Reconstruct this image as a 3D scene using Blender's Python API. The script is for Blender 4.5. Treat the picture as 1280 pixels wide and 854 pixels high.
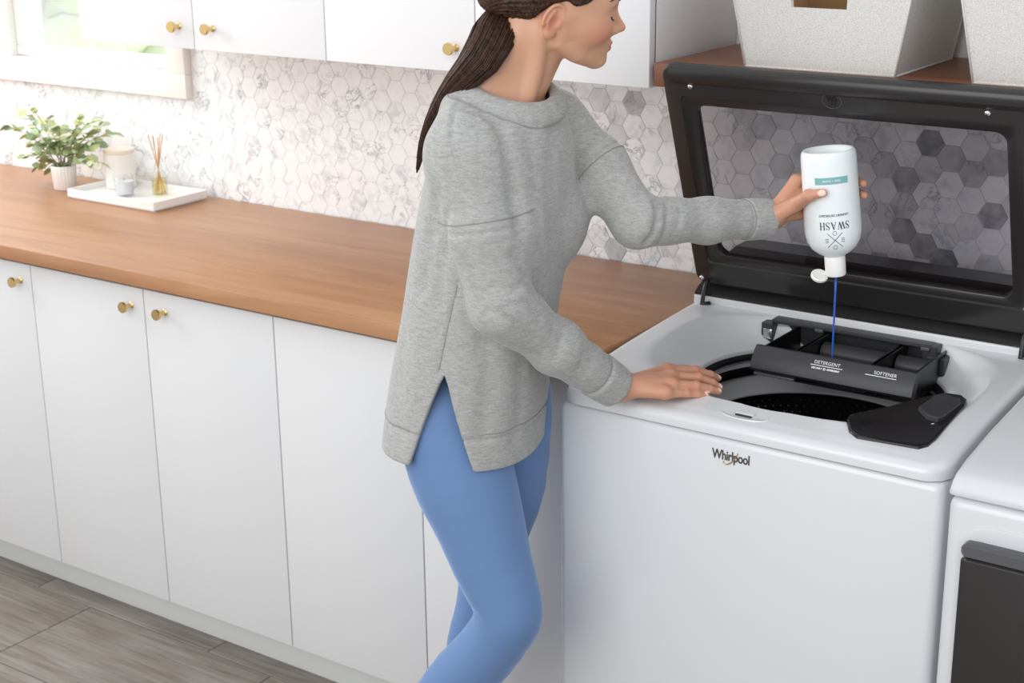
import bpy, bmesh, math, random
import numpy as np
from mathutils import Vector, Matrix
random.seed(7); np.random.seed(7)
for o in list(bpy.data.objects): bpy.data.objects.remove(o, do_unlink=True)
scene = bpy.context.scene
C = scene.collection

# ------------------------------------------------------------------ camera
CAM = np.array([1.41474, -2.87326, 1.78757]); YAW, PITCH, ROLL, F = 0.61455, 0.30638, -0.01231, 1947.277
_f = np.array([-math.sin(YAW)*math.cos(PITCH), math.cos(YAW)*math.cos(PITCH), -math.sin(PITCH)])
_r = np.array([math.cos(YAW), math.sin(YAW), 0.0]); _u = np.cross(_r, _f)
_r, _u = _r*math.cos(ROLL)+_u*math.sin(ROLL), -_r*math.sin(ROLL)+_u*math.cos(ROLL)
cd = bpy.data.cameras.new('camera'); cam = bpy.data.objects.new('camera', cd); C.objects.link(cam)
cam.matrix_world = Matrix(((_r[0], _u[0], -_f[0], CAM[0]), (_r[1], _u[1], -_f[1], CAM[1]), (_r[2], _u[2], -_f[2], CAM[2]), (0, 0, 0, 1)))
cd.sensor_fit = 'HORIZONTAL'; cd.sensor_width = 36.0; cd.lens = F*36/1280; cd.clip_start = 0.05
cd.dof.use_dof = True; cd.dof.focus_distance = 2.55; cd.dof.aperture_fstop = 9.0
scene.camera = cam

def pixel_point(px, axis, val):
    """photo pixel -> point on the plane  axis = val"""
    d = _f + _r*(px[0]-640)/F - _u*(px[1]-427)/F
    return CAM + d*((val-CAM[axis])/d[axis])
def at_y(x, y, v): return pixel_point((x, y), 1, v)
def at_z(x, y, v): return pixel_point((x, y), 2, v)

# ------------------------------------------------------------------ light
world = bpy.data.worlds.new('world'); scene.world = world; world.use_nodes = True
bg = world.node_tree.nodes['Background']; bg.inputs[0].default_value = (0.945, 0.975, 1.0, 1); bg.inputs[1].default_value = 0.80
def area(name, loc, target, size, power, color=(1, 1, 1), sy=None):
    l = bpy.data.lights.new(name, 'AREA'); l.energy = power; l.color = color; l.size = size
    if sy: l.shape = 'RECTANGLE'; l.size_y = sy
    o = bpy.data.objects.new(name, l); C.objects.link(o); o.location = loc
    o.rotation_euler = (Vector(target)-Vector(loc)).to_track_quat('-Z', 'Y').to_euler(); return o
area('left_added_light', (-3.3, -0.95, 2.1), (-0.5, -0.7, 1.0), 1.8, 55, (1.0, 0.995, 0.985))  # added area lamp for soft light from the left; no window there
area('studio_softbox', (0.1, -4.1, 2.3), (0.0, -0.4, 1.1), 2.8, 62, (1.0, 1.0, 1.0))
sun = bpy.data.lights.new('garden_sun', 'SUN'); sun.energy = 4.0; sun.angle = math.radians(12); so = bpy.data.objects.new('garden_sun', sun); C.objects.link(so)
so.rotation_euler = Vector((-0.62, -0.58, -0.55)).to_track_quat('-Z', 'Y').to_euler(); so.location = (0, 6, 6)
scene.view_settings.view_transform = 'Standard'; scene.view_settings.look = 'None'
scene.view_settings.exposure = 0.17; scene.view_settings.gamma = 1.0; scene.view_settings.use_curve_mapping = False

# ------------------------------------------------------------------ materials
M = {}
def srgb(r, g, b):
    return tuple(((c/255)/12.92 if c/255 <= 0.04045 else ((c/255+0.055)/1.055)**2.4) for c in (r, g, b))+(1,)
def mat(name, col, rough=0.5, metal=0.0, **kw):
    m = bpy.data.materials.new(name); m.use_nodes = True; b = m.node_tree.nodes['Principled BSDF']
    b.inputs['Base Color'].default_value = col; b.inputs['Roughness'].default_value = rough; b.inputs['Metallic'].default_value = metal
    for k, v in kw.items(): b.inputs[k.replace('_', ' ')].default_value = v
    M[name] = m; return m
def nd(m, t, **kw):
    n = m.node_tree.nodes.new(t)
    for k, v in kw.items(): setattr(n, k, v)
    return n
def lk(m, a, b): m.node_tree.links.new(a, b)
def pb(m): return m.node_tree.nodes['Principled BSDF']
def ramp(m, fac, stops):
    r = nd(m, 'ShaderNodeValToRGB'); cr = r.color_ramp
    while len(cr.elements) < len(stops): cr.elements.new(0.5)
    for e, (p, c) in zip(cr.elements, stops): e.position = p; e.color = c
    lk(m, fac, r.inputs[0]); return r.outputs[0]
def coords(m, scale=(1, 1, 1), offset=None, space='Object'):
    tc = nd(m, 'ShaderNodeTexCoord'); mp = nd(m, 'ShaderNodeMapping'); mp.inputs['Scale'].default_value = scale
    if space == 'World': g = nd(m, 'ShaderNodeNewGeometry'); src = g.outputs['Position']
    else: src = tc.outputs[space]
    lk(m, src, mp.inputs['Vector'])
    if offset is not None: lk(m, offset, mp.inputs['Location'])
    return mp.outputs[0]
def noise(m, vec, scale, detail=3, rough=0.5, dist=0.0):
    n = nd(m, 'ShaderNodeTexNoise'); n.inputs['Scale'].default_value = scale; n.inputs['Detail'].default_value = detail
    n.inputs['Roughness'].default_value = rough; n.inputs['Distortion'].default_value = dist; lk(m, vec, n.inputs['Vector']); return n.outputs['Fac']
def mixc(m, fac, a, b, mode='MIX'):
    x = nd(m, 'ShaderNodeMix', data_type='RGBA', blend_type=mode)
    for s, v in ((x.inputs[0], fac), (x.inputs[6], a), (x.inputs[7], b)):
        if hasattr(v, 'is_output'): lk(m, v, s)
        else: s.default_value = v
    return x.outputs[2]
def math_n(m, op, a, b=0.0):
    x = nd(m, 'ShaderNodeMath', operation=op)
    for s, v in ((x.inputs[0], a), (x.inputs[1], b)):
        if hasattr(v, 'is_output'): lk(m, v, s)
        else: s.default_value = v
    return x.outputs[0]
def bump(m, h, strength, dist=0.001):
    b = nd(m, 'ShaderNodeBump'); b.inputs['Strength'].default_value = strength; b.inputs['Distance'].default_value = dist
    lk(m, h, b.inputs['Height']); lk(m, b.outputs[0], pb(m).inputs['Normal'])

mat('cabinet_white', srgb(240, 240, 242), 0.38); mat('cabinet_white_shaded', srgb(220, 220, 221), 0.42); mat('toe_white', srgb(214, 216, 214), 0.5); mat('wall_paint', srgb(226, 224, 220), 0.7)  # lower cabinets: the dimmer light on them is put into a greyer white
mat('gap_shade', srgb(70, 68, 66), 0.8); mat('window_white', srgb(246, 245, 240), 0.35)
mat('appliance_white', srgb(214, 216, 219), 0.22); M['appliance_white'].node_tree.nodes['Principled BSDF'].inputs['Coat Weight'].default_value = 0.3
mat('black_gloss', srgb(44, 42, 42), 0.25); mat('black_plastic', srgb(30, 30, 32), 0.35); mat('charcoal', srgb(54, 54, 58), 0.4); mat('tap_black', srgb(27, 26, 27), 0.15); mat('deep_black', srgb(12, 12, 13), 0.3)
mat('tub_grey', srgb(190, 190, 194), 0.38); mat('chrome', srgb(215, 215, 215), 0.22, 1.0); mat('white_print', srgb(240, 240, 240), 0.5)
mat('badge', srgb(92, 86, 80), 0.3, 0.6); mat('black_print', srgb(58, 62, 70), 0.6); mat('teal_print', srgb(125, 178, 182), 0.5); mat('plain_white', srgb(246, 246, 244), 0.35)
mat('gray_gloss', srgb(84, 84, 88), 0.3)
m = mat('brass', srgb(222, 192, 132), 0.27, 1.0)
m = mat('ceramic_white', srgb(244, 243, 240), 0.3); mat('bottle_white', srgb(236, 241, 243), 0.28, 0.0); mat('wax', srgb(240, 240, 243), 0.45)
mat('jar_frost', srgb(240, 236, 230), 0.4); mat('lid_wood_pale', srgb(236, 220, 200), 0.5); mat('reed', srgb(214, 170, 118), 0.6); mat('stem', srgb(120, 120, 84), 0.7)
def glassy(name, tint, rough=0.03, gl=0.06, fres=True):
    m = bpy.data.materials.new(name); m.use_nodes = True; nt = m.node_tree; nt.nodes.clear()
    out = nd(m, 'ShaderNodeOutputMaterial'); t = nd(m, 'ShaderNodeBsdfTransparent'); t.inputs[0].default_value = tint
    g = nd(m, 'ShaderNodeBsdfGlossy'); g.inputs['Roughness'].default_value = rough; mx = nd(m, 'ShaderNodeMixShader')
    fr = nd(m, 'ShaderNodeFresnel'); fr.inputs[0].default_value = 1.4; ge = nd(m, 'ShaderNodeNewGeometry'); lk(m, math_n(m, 'MULTIPLY', fr.outputs[0], math_n(m, 'SUBTRACT', 1.0, ge.outputs['Backfacing'])), mx.inputs[0])
    lk(m, t.outputs[0], mx.inputs[1]); lk(m, g.outputs[0], mx.inputs[2]); lk(m, mx.outputs[0], out.inputs[0]); M[name] = m; return m
glassy('lid_glass', (0.78, 0.77, 0.79, 1)); glassy('clear_glass', (0.98, 0.985, 0.98, 1)); glassy('pane_glass', (0.97, 0.98, 0.97, 1)); glassy('liquid_yellow', (0.99, 0.93, 0.66, 1))
glassy('votive_glass', (0.97, 0.975, 0.98, 1))
m = mat('detergent_blue', srgb(40, 92, 190), 0.1)
# marble (per-object darkness comes from the tile's own object colour)
def marble(name, stuff=False):
    m = mat(name, (0.8, 0.8, 0.8, 1), 0.32); oi = nd(m, 'ShaderNodeObjectInfo')
    v = coords(m, (1, 1, 1), None, 'World')
    off = nd(m, 'ShaderNodeVectorMath', operation='ADD'); lk(m, v, off.inputs[0])
    if stuff:
        ge = nd(m, 'ShaderNodeNewGeometry'); rnd = ge.outputs['Random Per Island']
    else: rnd = oi.outputs['Random']
    sc = nd(m, 'ShaderNodeVectorMath', operation='SCALE'); cx = nd(m, 'ShaderNodeCombineXYZ')
    for i in range(3): lk(m, math_n(m, 'MULTIPLY', rnd, (37.0, 11.0, 53.0)[i]), cx.inputs[i])
    lk(m, cx.outputs[0], off.inputs[1]); vec = off.outputs[0]
    cloud = noise(m, vec, 22, 4, 0.6, 0.6); n2 = noise(m, vec, 16, 5, 0.6, 1.4)
    vein = math_n(m, 'ABSOLUTE', math_n(m, 'SUBTRACT', n2, 0.5))
    base = ramp(m, cloud, [(0.28, srgb(216, 219, 224)), (0.46, srgb(244, 246, 248)), (0.75, srgb(251, 252, 253))])
    vm = ramp(m, vein, [(0.0, (1, 1, 1, 1)), (0.035, (0, 0, 0, 1))])
    gate = ramp(m, noise(m, vec, 9, 2), [(0.48, (0, 0, 0, 1)), (0.66, (1, 1, 1, 1))])
    vfac = math_n(m, 'MULTIPLY', math_n(m, 'MULTIPLY', vm, gate), 0.75)
    col = mixc(m, vfac, base, srgb(140, 142, 150))
    if not stuff:
        dark = math_n(m, 'SUBTRACT', 1.0, oi.outputs['Alpha'])
        dk = mixc(m, ramp(m, cloud, [(0.35, (1, 1, 1, 1)), (0.62, (0.25, 0.25, 0.25, 1))]), srgb(190, 190, 192), srgb(110, 112, 120))
        col = mixc(m, dark, col, dk)
    lk(m, col, pb(m).inputs['Base Color'])
marble('marble'); marble('marble_far', True); mat('grout', srgb(236, 234, 230), 0.85)
# counter wood
def wood(name, c1, c2, c3, rough, sx):
    m = mat(name, c2, rough)
    v = coords(m, (sx, 9, 9), None, 'World'); n1 = noise(m, v, 3.0, 6, 0.62, 0.6)
    v2 = coords(m, (sx*0.6, 2.2, 2.2), None, 'World'); n2 = noise(m, v2, 2.0, 3, 0.5, 0.3)
    a = ramp(m, n1, [(0.25, c1), (0.5, c2), (0.75, c3)])
    lk(m, mixc(m, 0.45, a, ramp(m, n2, [(0.3, c1), (0.55, c2), (0.75, c3)])), pb(m).inputs['Base Color'])
    bump(m, n1, 0.08, 0.002)
wood('counter_wood', srgb(150, 102, 68), srgb(178, 128, 90), srgb(196, 150, 112), 0.36, 0.9)
wood('shelf_wood', srgb(100, 60, 38), srgb(128, 78, 50), srgb(146, 94, 62), 0.4, 0.9)
# floor tiles
m = mat('floor_tile', (0.3, 0.27, 0.25, 1), 0.5); oi = nd(m, 'ShaderNodeObjectInfo'); cx = nd(m, 'ShaderNodeCombineXYZ')
for i in range(3): lk(m, math_n(m, 'MULTIPLY', oi.outputs['Random'], (13.0, 29.0, 7.0)[i]), cx.inputs[i])
v = coords(m, (1.4, 26, 8), cx.outputs[0]); n1 = noise(m, v, 2.4, 7, 0.65, 0.7)
v2 = coords(m, (3.0, 9, 8), cx.outputs[0]); n2 = noise(m, v2, 1.5, 3, 0.5, 0.4)
a = ramp(m, n1, [(0.28, srgb(84, 74, 66)), (0.5, srgb(134, 125, 117)), (0.72, srgb(162, 155, 148))])
lk(m, mixc(m, 0.4, a, ramp(m, n2, [(0.3, srgb(102, 90, 81)), (0.7, srgb(152, 146, 140))])), pb(m).inputs['Base Color']); bump(m, n1, 0.1, 0.002)
mat('floor_grout', srgb(98, 90, 84), 0.9)
# woven fabric of the bins
m = mat('bin_fabric', srgb(214, 212, 207), 0.9); v = coords(m, (1, 1, 1), None, 'World')
chk = nd(m, 'ShaderNodeTexVoronoi'); chk.inputs['Scale'].default_value = 700; lk(m, v, chk.inputs['Vector'])
n1 = noise(m, v, 520, 2); lk(m, mixc(m, 0.5, ramp(m, chk.outputs['Distance'], [(0.15, srgb(236, 234, 230)), (0.75, srgb(184, 183, 181))]), ramp(m, n1, [(0.35, srgb(200, 199, 196)), (0.65, srgb(236, 234, 230))])), pb(m).inputs['Base Color'])
bump(m, chk.outputs['Distance'], 0.5, 0.001)
mat('bin_inside', srgb(176, 140, 100), 0.9)
# sweater jersey
m = mat('jersey', srgb(172, 172, 170), 0.92); pb(m).inputs['Sheen Weight'].default_value = 0.25; pb(m).inputs['Sheen Roughness'].default_value = 0.4
v = coords(m, (260, 260, 900), None, 'World'); n1 = noise(m, v, 1.0, 3, 0.6); v2 = coords(m, (70, 70, 330), None, 'World'); n2 = noise(m, v2, 1.0, 3, 0.65, 0.3)
ca = ramp(m, n1, [(0.3, srgb(134, 134, 132)), (0.7, srgb(186, 186, 184))]); cb = ramp(m, n2, [(0.3, srgb(132, 132, 130)), (0.68, srgb(184, 184, 182))])
lk(m, mixc(m, 0.5, ca, cb), pb(m).inputs['Base Color']); bump(m, n1, 0.25, 0.0012)
mat('jersey_seam', srgb(140, 140, 138), 0.9)
# leggings
m = mat('leggings_blue', srgb(98, 128, 174), 0.75); pb(m).inputs['Sheen Weight'].default_value = 0.9; pb(m).inputs['Sheen Roughness'].default_value = 0.35; pb(m).inputs['Sheen Tint'].default_value = srgb(190, 215, 250)
v = coords(m, (1, 1, 1), None, 'World'); bump(m, noise(m, v, 900, 2), 0.15, 0.0006)
# skin with a per-vertex tint (lips, nails, blush)
m = mat('skin', srgb(205, 152, 118), 0.45); at = nd(m, 'ShaderNodeAttribute'); at.attribute_name = 'tint'; lk(m, at.outputs['Color'], pb(m).inputs['Base Color'])
pb(m).inputs['Subsurface Weight'].default_value = 0.12; pb(m).inputs['Subsurface Radius'].default_value = (0.012, 0.005, 0.003); pb(m).inputs['Subsurface Scale'].default_value = 0.6
v = coords(m, (1, 1, 1), None, 'World'); bump(m, noise(m, v, 700, 3), 0.08, 0.0006)
m = mat('hair_brown', srgb(52, 35, 29), 0.46); pb(m).inputs['Specular IOR Level'].default_value = 0.35; v = coords(m, (1, 1, 1), None, 'World')
lk(m, ramp(m, noise(m, v, 160, 3), [(0.3, srgb(32, 20, 16)), (0.7, srgb(80, 52, 40))]), pb(m).inputs['Base Color'])
mat('lash', srgb(30, 20, 18), 0.6)
m = mat('leaf_green', srgb(120, 138, 96), 0.55); oi = nd(m, 'ShaderNodeObjectInfo')
lk(m, ramp(m, oi.outputs['Random'], [(0.0, srgb(140, 160, 124)), (0.45, srgb(178, 190, 142)), (0.75, srgb(214, 218, 150)), (1.0, srgb(190, 204, 176))]), pb(m).inputs['Base Color']); pb(m).inputs['Subsurface Weight'].default_value = 0.1
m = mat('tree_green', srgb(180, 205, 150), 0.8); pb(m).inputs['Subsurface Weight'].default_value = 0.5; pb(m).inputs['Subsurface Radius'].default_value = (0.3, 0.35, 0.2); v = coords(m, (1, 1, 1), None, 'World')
lk(m, ramp(m, noise(m, v, 5, 5, 0.7), [(0.3, srgb(226, 240, 206)), (0.5, srgb(242, 248, 232)), (0.7, srgb(252, 253, 250))]), pb(m).inputs['Base Color'])  # foliage whitened: the overexposed outdoor light is put into its colour

# ------------------------------------------------------------------ object helpers
def origin(o):
    p = Vector((0, 0, 0))
    while o is not None: p += o.location; o = o.parent
    return p
def tag(o, label=None, cat=None, group=None, kind=None):
    for k, v in (('label', label), ('category', cat), ('group', group), ('kind', kind)):
        if v: o[k] = v
    return o
def thing(name, loc, label, cat, group=None):
    o = bpy.data.objects.new(name, None); C.objects.link(o); o.location = loc; o.empty_display_size = 0.05
    return tag(o, label, cat, group)
def mesh_obj(name, verts, faces, material, parent=None, smooth=False, auto=None):
    """verts are world coordinates"""
    off = origin(parent) if parent is not None else Vector((0, 0, 0))
    me = bpy.data.meshes.new(name)
    V = np.asarray(verts, dtype=float)-np.array(off)
    me.from_pydata(V.tolist(), [], [list(map(int, f)) for f in faces] if not isinstance(faces, np.ndarray) else faces.tolist())
    me.materials.append(M[material] if isinstance(material, str) else material)
    o = bpy.data.objects.new(name, me); C.objects.link(o); o.parent = parent
    if smooth: me.shade_smooth()
    if auto is not None:
        me.shade_smooth(); me.set_sharp_from_angle(angle=math.radians(auto))
    return o
def bm_obj(name, bm, material, parent=None, smooth=False, auto=None):
    bm.normal_update(); bmesh.ops.recalc_face_normals(bm, faces=bm.faces)
    off = origin(parent) if parent is not None else Vector((0, 0, 0))
    bmesh.ops.translate(bm, verts=bm.verts, vec=-off)
    me = bpy.data.meshes.new(name); bm.to_mesh(me); bm.free(); me.materials.append(M[material] if isinstance(material, str) else material)
    o = bpy.data.objects.new(name, me); C.objects.link(o); o.parent = parent
    if smooth: me.shade_smooth()
    if auto is not None:
        me.shade_smooth(); me.set_sharp_from_angle(angle=math.radians(auto))
    return o
def box_bm(lo, hi, bevel=0.0, seg=2, bm=None):
    b2 = bmesh.new(); bmesh.ops.create_cube(b2, size=1.0)
    for v in b2.verts: v.co = Vector([lo[i]+(v.co[i]+0.5)*(hi[i]-lo[i]) for i in range(3)])
    if bevel: bmesh.ops.bevel(b2, geom=list(b2.edges), offset=bevel, segments=seg, affect='EDGES', profile=0.5)
    if bm is None: return b2
    me = bpy.data.meshes.new('t'); b2.to_mesh(me); b2.free(); bm.from_mesh(me); bpy.data.meshes.remove(me); return bm
def box(name, lo, hi, material, parent=None, bevel=0.002, seg=2):
    return bm_obj(name, box_bm(lo, hi, bevel, seg), material, parent, auto=35 if bevel else None)
def loft(rings, closed=True, cap=(False, False)):
    rings = [np.asarray(r, float) for r in rings]; n = len(rings[0]); V = np.concatenate(rings); Fs = []
    for k in range(len(rings)-1):
        for i in range(n if closed else n-1):
            j = (i+1) % n; Fs.append((k*n+i, k*n+j, (k+1)*n+j, (k+1)*n+i))
    if cap[0]: Fs.append(tuple(range(n))[::-1])
    if cap[1]: Fs.append(tuple(range((len(rings)-1)*n, len(rings)*n)))
    return V, Fs
def lathe(profile, center, n=32, axis=None, closed_ends=True, ribs=None):
    """profile: (radius, height) list, along axis"""
    a = np.array([0, 0, 1.0]) if axis is None else np.asarray(axis, float)/np.linalg.norm(axis)
    t = np.array([1.0, 0, 0]) if abs(a[0]) < 0.9 else np.array([0, 1.0, 0]); e1 = np.cross(t, a); e1 /= np.linalg.norm(e1); e2 = np.cross(a, e1)
    rings = []
    for r, h in profile:
        th = np.arange(n)*2*math.pi/n; rr = r*(1+(ribs[0]*np.cos(ribs[1]*th) if ribs else 0))
        rings.append(np.asarray(center)+np.outer(np.cos(th)*rr, e1)+np.outer(np.sin(th)*rr, e2)+a*h)
    return loft(rings, True, (closed_ends, closed_ends))
def tube(path, radii, n=8, flat=1.0, up=None):
    P = np.asarray(path, float); R = np.broadcast_to(np.asarray(radii, float), (len(P),)); rings = []
    prev = None
    for i in range(len(P)):
        d = P[min(i+1, len(P)-1)]-P[max(i-1, 0)]; d /= np.linalg.norm(d)+1e-12
        if prev is None:
            s = np.array([0, 0, 1.0]) if up is None else np.asarray(up, float)
            if abs(d@s)/np.linalg.norm(s) > 0.95: s = np.array([1.0, 0, 0])
            prev = np.cross(d, s)
        e1 = prev-d*(prev@d); e1 /= np.linalg.norm(e1); prev = e1; e2 = np.cross(d, e1); th = np.arange(n)*2*math.pi/n
        rings.append(P[i]+np.outer(np.cos(th), e1)*R[i]+np.outer(np.sin(th), e2)*R[i]*flat)
    return loft(rings, True, (True, True))
def join(parts):
    V = []; Fs = []; n = 0
    for v, f in parts:
        V.append(np.asarray(v, float)); Fs += [tuple(i+n for i in q) for q in f]; n += len(v)
    return np.concatenate(V), Fs
def spline(pts, n):
    P = np.asarray(pts, float); k = len(P); out = []
    for s in np.linspace(0, k-1-1e-9, n):
        i = int(s); t = s-i; p0, p1, p2, p3 = P[max(i-1, 0)], P[i], P[min(i+1, k-1)], P[min(i+2, k-1)]
        out.append(0.5*((2*p1)+(-p0+p2)*t+(2*p0-5*p1+4*p2-p3)*t*t+(-p0+3*p1-3*p2+p3)*t**3))
    return np.array(out)
def rrect(x0, x1, y0, y1, r, n=6):
    out = []
    for cx, cy, a0 in ((x1-r, y1-r, 0), (x0+r, y1-r, 90), (x0+r, y0+r, 180), (x1-r, y0+r, 270)):
        for i in range(n+1):
            a = math.radians(a0+90*i/n); out.append((cx+r*math.cos(a), cy+r*math.sin(a)))
    return np.array(out)
def text_mesh(body, size, offset=0.0, spacing=1.0):
    cu = bpy.data.curves.new('t', 'FONT'); cu.body = body; cu.size = size; cu.offset = offset; cu.align_x = 'CENTER'; cu.space_character = spacing; cu.resolution_u = 4
    o = bpy.data.objects.new('t', cu); C.objects.link(o); dg = bpy.context.evaluated_depsgraph_get(); me = o.evaluated_get(dg).to_mesh()
    V = np.array([v.co[:] for v in me.vertices]); Fs = [tuple(p.vertices) for p in me.polygons]
    o.evaluated_get(dg).to_mesh_clear(); bpy.data.objects.remove(o); bpy.data.curves.remove(cu); return V, Fs

# ================================================================== setting
WX0, WX1, WZ0, WZ1 = -2.375, -1.700, 1.235, 2.05          # window opening
bm = bmesh.new(); Y0, Y1 = 0.004, 0.13
for lo, hi in (((-3.46, Y0, 0), (WX0, Y1, 2.6)), ((WX1, Y0, 0), (3.2, Y1, 2.6)), ((WX0, Y0, 0), (WX1, Y1, WZ0)), ((WX0, Y0, WZ1), (WX1, Y1, 2.6))): box_bm(lo, hi, 0, bm=bm)
wall = tag(bm_obj('wall_back', bm, 'grout'), kind='structure')
box('paint_above_tiles', (-0.06, -0.001, 1.40), (3.2, 0.0035, 2.6), 'wall_paint', wall, 0)
tag(box('wall_left', (-3.58, -2.4, 0.0), (-3.46, 0.13, 2.6), 'wall_paint', None, 0), kind='structure')
# hexagonal marble tiles, flat side up
R = 0.0507/math.sqrt(3); PXT, PZT = 0.0438, 0.0507
def hex_mesh():
    bm = bmesh.new(); a = [(math.cos(math.radians(60*i)), math.sin(math.radians(60*i))) for i in range(6)]
    rs = (R-0.0007, R-0.0007, R-0.0014); ys = (0.004, 0.0026, 0.0021); vs = [[bm.verts.new((c*r, y, s*r)) for c, s in a] for r, y in zip(rs, ys)]
    for k in range(2):
        for i in range(6): bm.faces.new((vs[k][i], vs[k][(i+1) % 6], vs[k+1][(i+1) % 6], vs[k+1][i]))
    bm.faces.new(vs[2]); bmesh.ops.recalc_face_normals(bm, faces=bm.faces); return bm
bm = hex_mesh(); hexm = bpy.data.meshes.new('tile'); bm.to_mesh(hexm); bm.free(); hexm.materials.append(M['marble'])
dark_px = [(1162, 179, .95), (1188, 198, .7), (1214, 217, .65), (1243, 205, .7), (1130, 225, .75), (1236, 271, .8), (1129, 289, .85), (1154, 307, .9), (1179.5, 327, .85), (1131, 257, .45), (1161, 212, .4), (1214, 193, .4), (1100, 324, .6), (1108, 205, .4),
           (477, 152, .55), (794.7, 131, .6), (769, 313, .6), (752, 122, .3), (1230, 170, .4), (450, 130, .25), (955, 160, .35), (940, 175, .3), (975, 205, .35), (905, 170, .3), (985, 195, .3)]
dk = [(at_y(x, y, 0.0), w) for x, y, w in dark_px]
tiles = []
for i in range(-86, 42):
    for j in range(-9, 6):
        x = 0.37+i*PXT; z = 1.241+j*PZT+(PZT/2 if i % 2 else 0)
        if z < 0.90 or z > 1.425: continue
        if WX0-0.07 < x < WX1+0.07 and z > 1.165: continue
        tiles.append((np.linalg.norm(np.array([x, 0, z])-CAM), x, z))
tiles.sort(key=lambda t: t[0]+(9 if t[1] > 0.74 else 0)); far = []
for k, (d, x, z) in enumerate(tiles):
    if k < 300:
        o = bpy.data.objects.new('tile', hexm); C.objects.link(o); o.parent = wall; o.location = (x, random.uniform(-0.0004, 0.0004), z)
        best = min(dk, key=lambda t: (t[0][0]-x)**2+(t[0][2]-z)**2); w = best[1] if math.hypot(best[0][0]-x, best[0][2]-z) < 0.024 else random.choice((0, 0, 0, 0.05, 0.12, 0.22, 0.32))
        o.color = (1, 1, 1, 1-w)
    else: far.append((x, z))
bm = hex_mesh(); hv = np.array([v.co[:] for v in bm.verts]); hf = [tuple(v.index for v in f.verts) for f in bm.faces]; bm.free()
fv, ff = join([(hv+np.array([x, 0, z]), hf) for x, z in far]); tag(mesh_obj('tile_field', fv, ff, 'marble_far', wall), kind='stuff')
# floor: wood-look stone planks
floor = tag(box('floor', (-3.46, -4.2, -0.05), (2.4, 0.13, -0.0015), 'floor_grout', None, 0), kind='structure')
PL, PW = 0.61, 0.305
bm = box_bm((-PL/2+0.0015, -PW/2+0.0015, -0.008), (PL/2-0.0015, PW/2-0.0015, 0.0), 0.0012, 1); pm = bpy.data.meshes.new('plank'); bm.to_mesh(pm); bm.free(); pm.materials.append(M['floor_tile'])
for r in range(-1, 11):
    y1 = -0.62-PW*(r-1) if r > 0 else -0.62+PW*(1-r)
    yc = y1-PW/2; x0 = -1.67+0.203*r
    for k in range(-3, 10):
        xc = ((x0+3.4) % PL)-3.4+PL/2+k*PL
        if not -3.155 < xc < 2.1 or yc > 0: continue
        o = bpy.data.objects.new('plank', pm); C.objects.link(o); o.parent = floor; o.location = (xc, yc, 0)
# window
win = bpy.data.objects.new('window_1', None); C.objects.link(win); win.location = ((WX0+WX1)/2, 0.0, WZ0); tag(win, kind='structure')
cw = 0.068
for n_, lo, hi in (('casing', (WX0-cw, -0.022, WZ0-0.064), (WX1+cw, 0.004, WZ0)), ('casing', (WX0-cw, -0.022, WZ1), (WX1+cw, 0.004, WZ1+cw)), ('casing', (WX0-cw, -0.0215, WZ0), (WX0, 0.004, WZ1)), ('casing', (WX1, -0.0215, WZ0), (WX1+cw, 0.004, WZ1))):
    box(n_, lo, hi, 'window_white', win, 0.002)
s = 0.03
for lo, hi in (((WX0+0.001, 0.03, WZ0+0.001), (WX1-0.001, 0.075, WZ0+s)), ((WX0+0.001, 0.03, WZ1-s), (WX1-0.001, 0.075, WZ1-0.001)), ((WX0+0.001, 0.031, WZ0+s), (WX0+s, 0.074, WZ1-s)), ((WX1-s, 0.031, WZ0+s), (WX1-0.001, 0.074, WZ1-s))): box('sash', lo, hi, 'window_white', win, 0.003)
box('pane', (WX0+s, 0.05, WZ0+s), (WX1-s, 0.054, WZ1-s), 'pane_glass', win, 0)
# toe kick
tag(box('baseboard_back', (-3.0, -0.5588, 0.0), (-0.012, -0.54, 0.098), 'toe_white', None, 0.001), kind='structure')

# ================================================================== cabinets
def knob(parent, x, y, z):
    prof = [(0.0, 0.0), (0.0075, 0.0), (0.0078, 0.002), (0.0052, 0.004), (0.0050, 0.020), (0.0115, 0.0215), (0.0125, 0.0235), (0.0125, 0.0285), (0.0118, 0.0298), (0.0, 0.0298)]
    v, f = lathe(prof, (x, y, z), 28, (0, -1, 0), False); mesh_obj('knob', v, f, 'brass', parent, auto=30)
def cabinet(name, x0, x1, y1, z0, z1, doors, label, depth_back=0.02, group=None):
    """doors: list of (xa, xb, knob_x or None, knob_z)"""
    cm = 'cabinet_white_shaded' if z0 < 0.5 else 'cabinet_white'; t = thing(name, ((x0+x1)/2, y1/2, z0), label, 'cabinet', group)
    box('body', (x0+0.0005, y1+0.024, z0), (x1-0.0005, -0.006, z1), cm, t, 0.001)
    box('gap_shade_sheet', (x0+0.002, y1+0.0215, z0+0.004), (x1-0.002, y1+0.0238, z1-0.004), 'gap_shade', t, 0)  # dark sheet behind the doors stands in for shade in the gaps
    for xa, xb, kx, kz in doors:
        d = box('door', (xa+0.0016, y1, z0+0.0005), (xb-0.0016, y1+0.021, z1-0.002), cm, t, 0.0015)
        if kx is not None: knob(d, kx, y1+0.0002, kz)
    return t
DF = -0.6225
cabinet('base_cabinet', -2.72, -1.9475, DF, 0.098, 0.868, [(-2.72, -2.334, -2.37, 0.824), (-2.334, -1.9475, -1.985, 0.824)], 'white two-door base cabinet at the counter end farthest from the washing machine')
cabinet('base_cabinet', -1.9475, -1.561, DF, 0.098, 0.868, [(-1.9475, -1.561, -1.600, 0.824)], 'white single-door base cabinet under the counter stretch that holds the tray')
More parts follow.
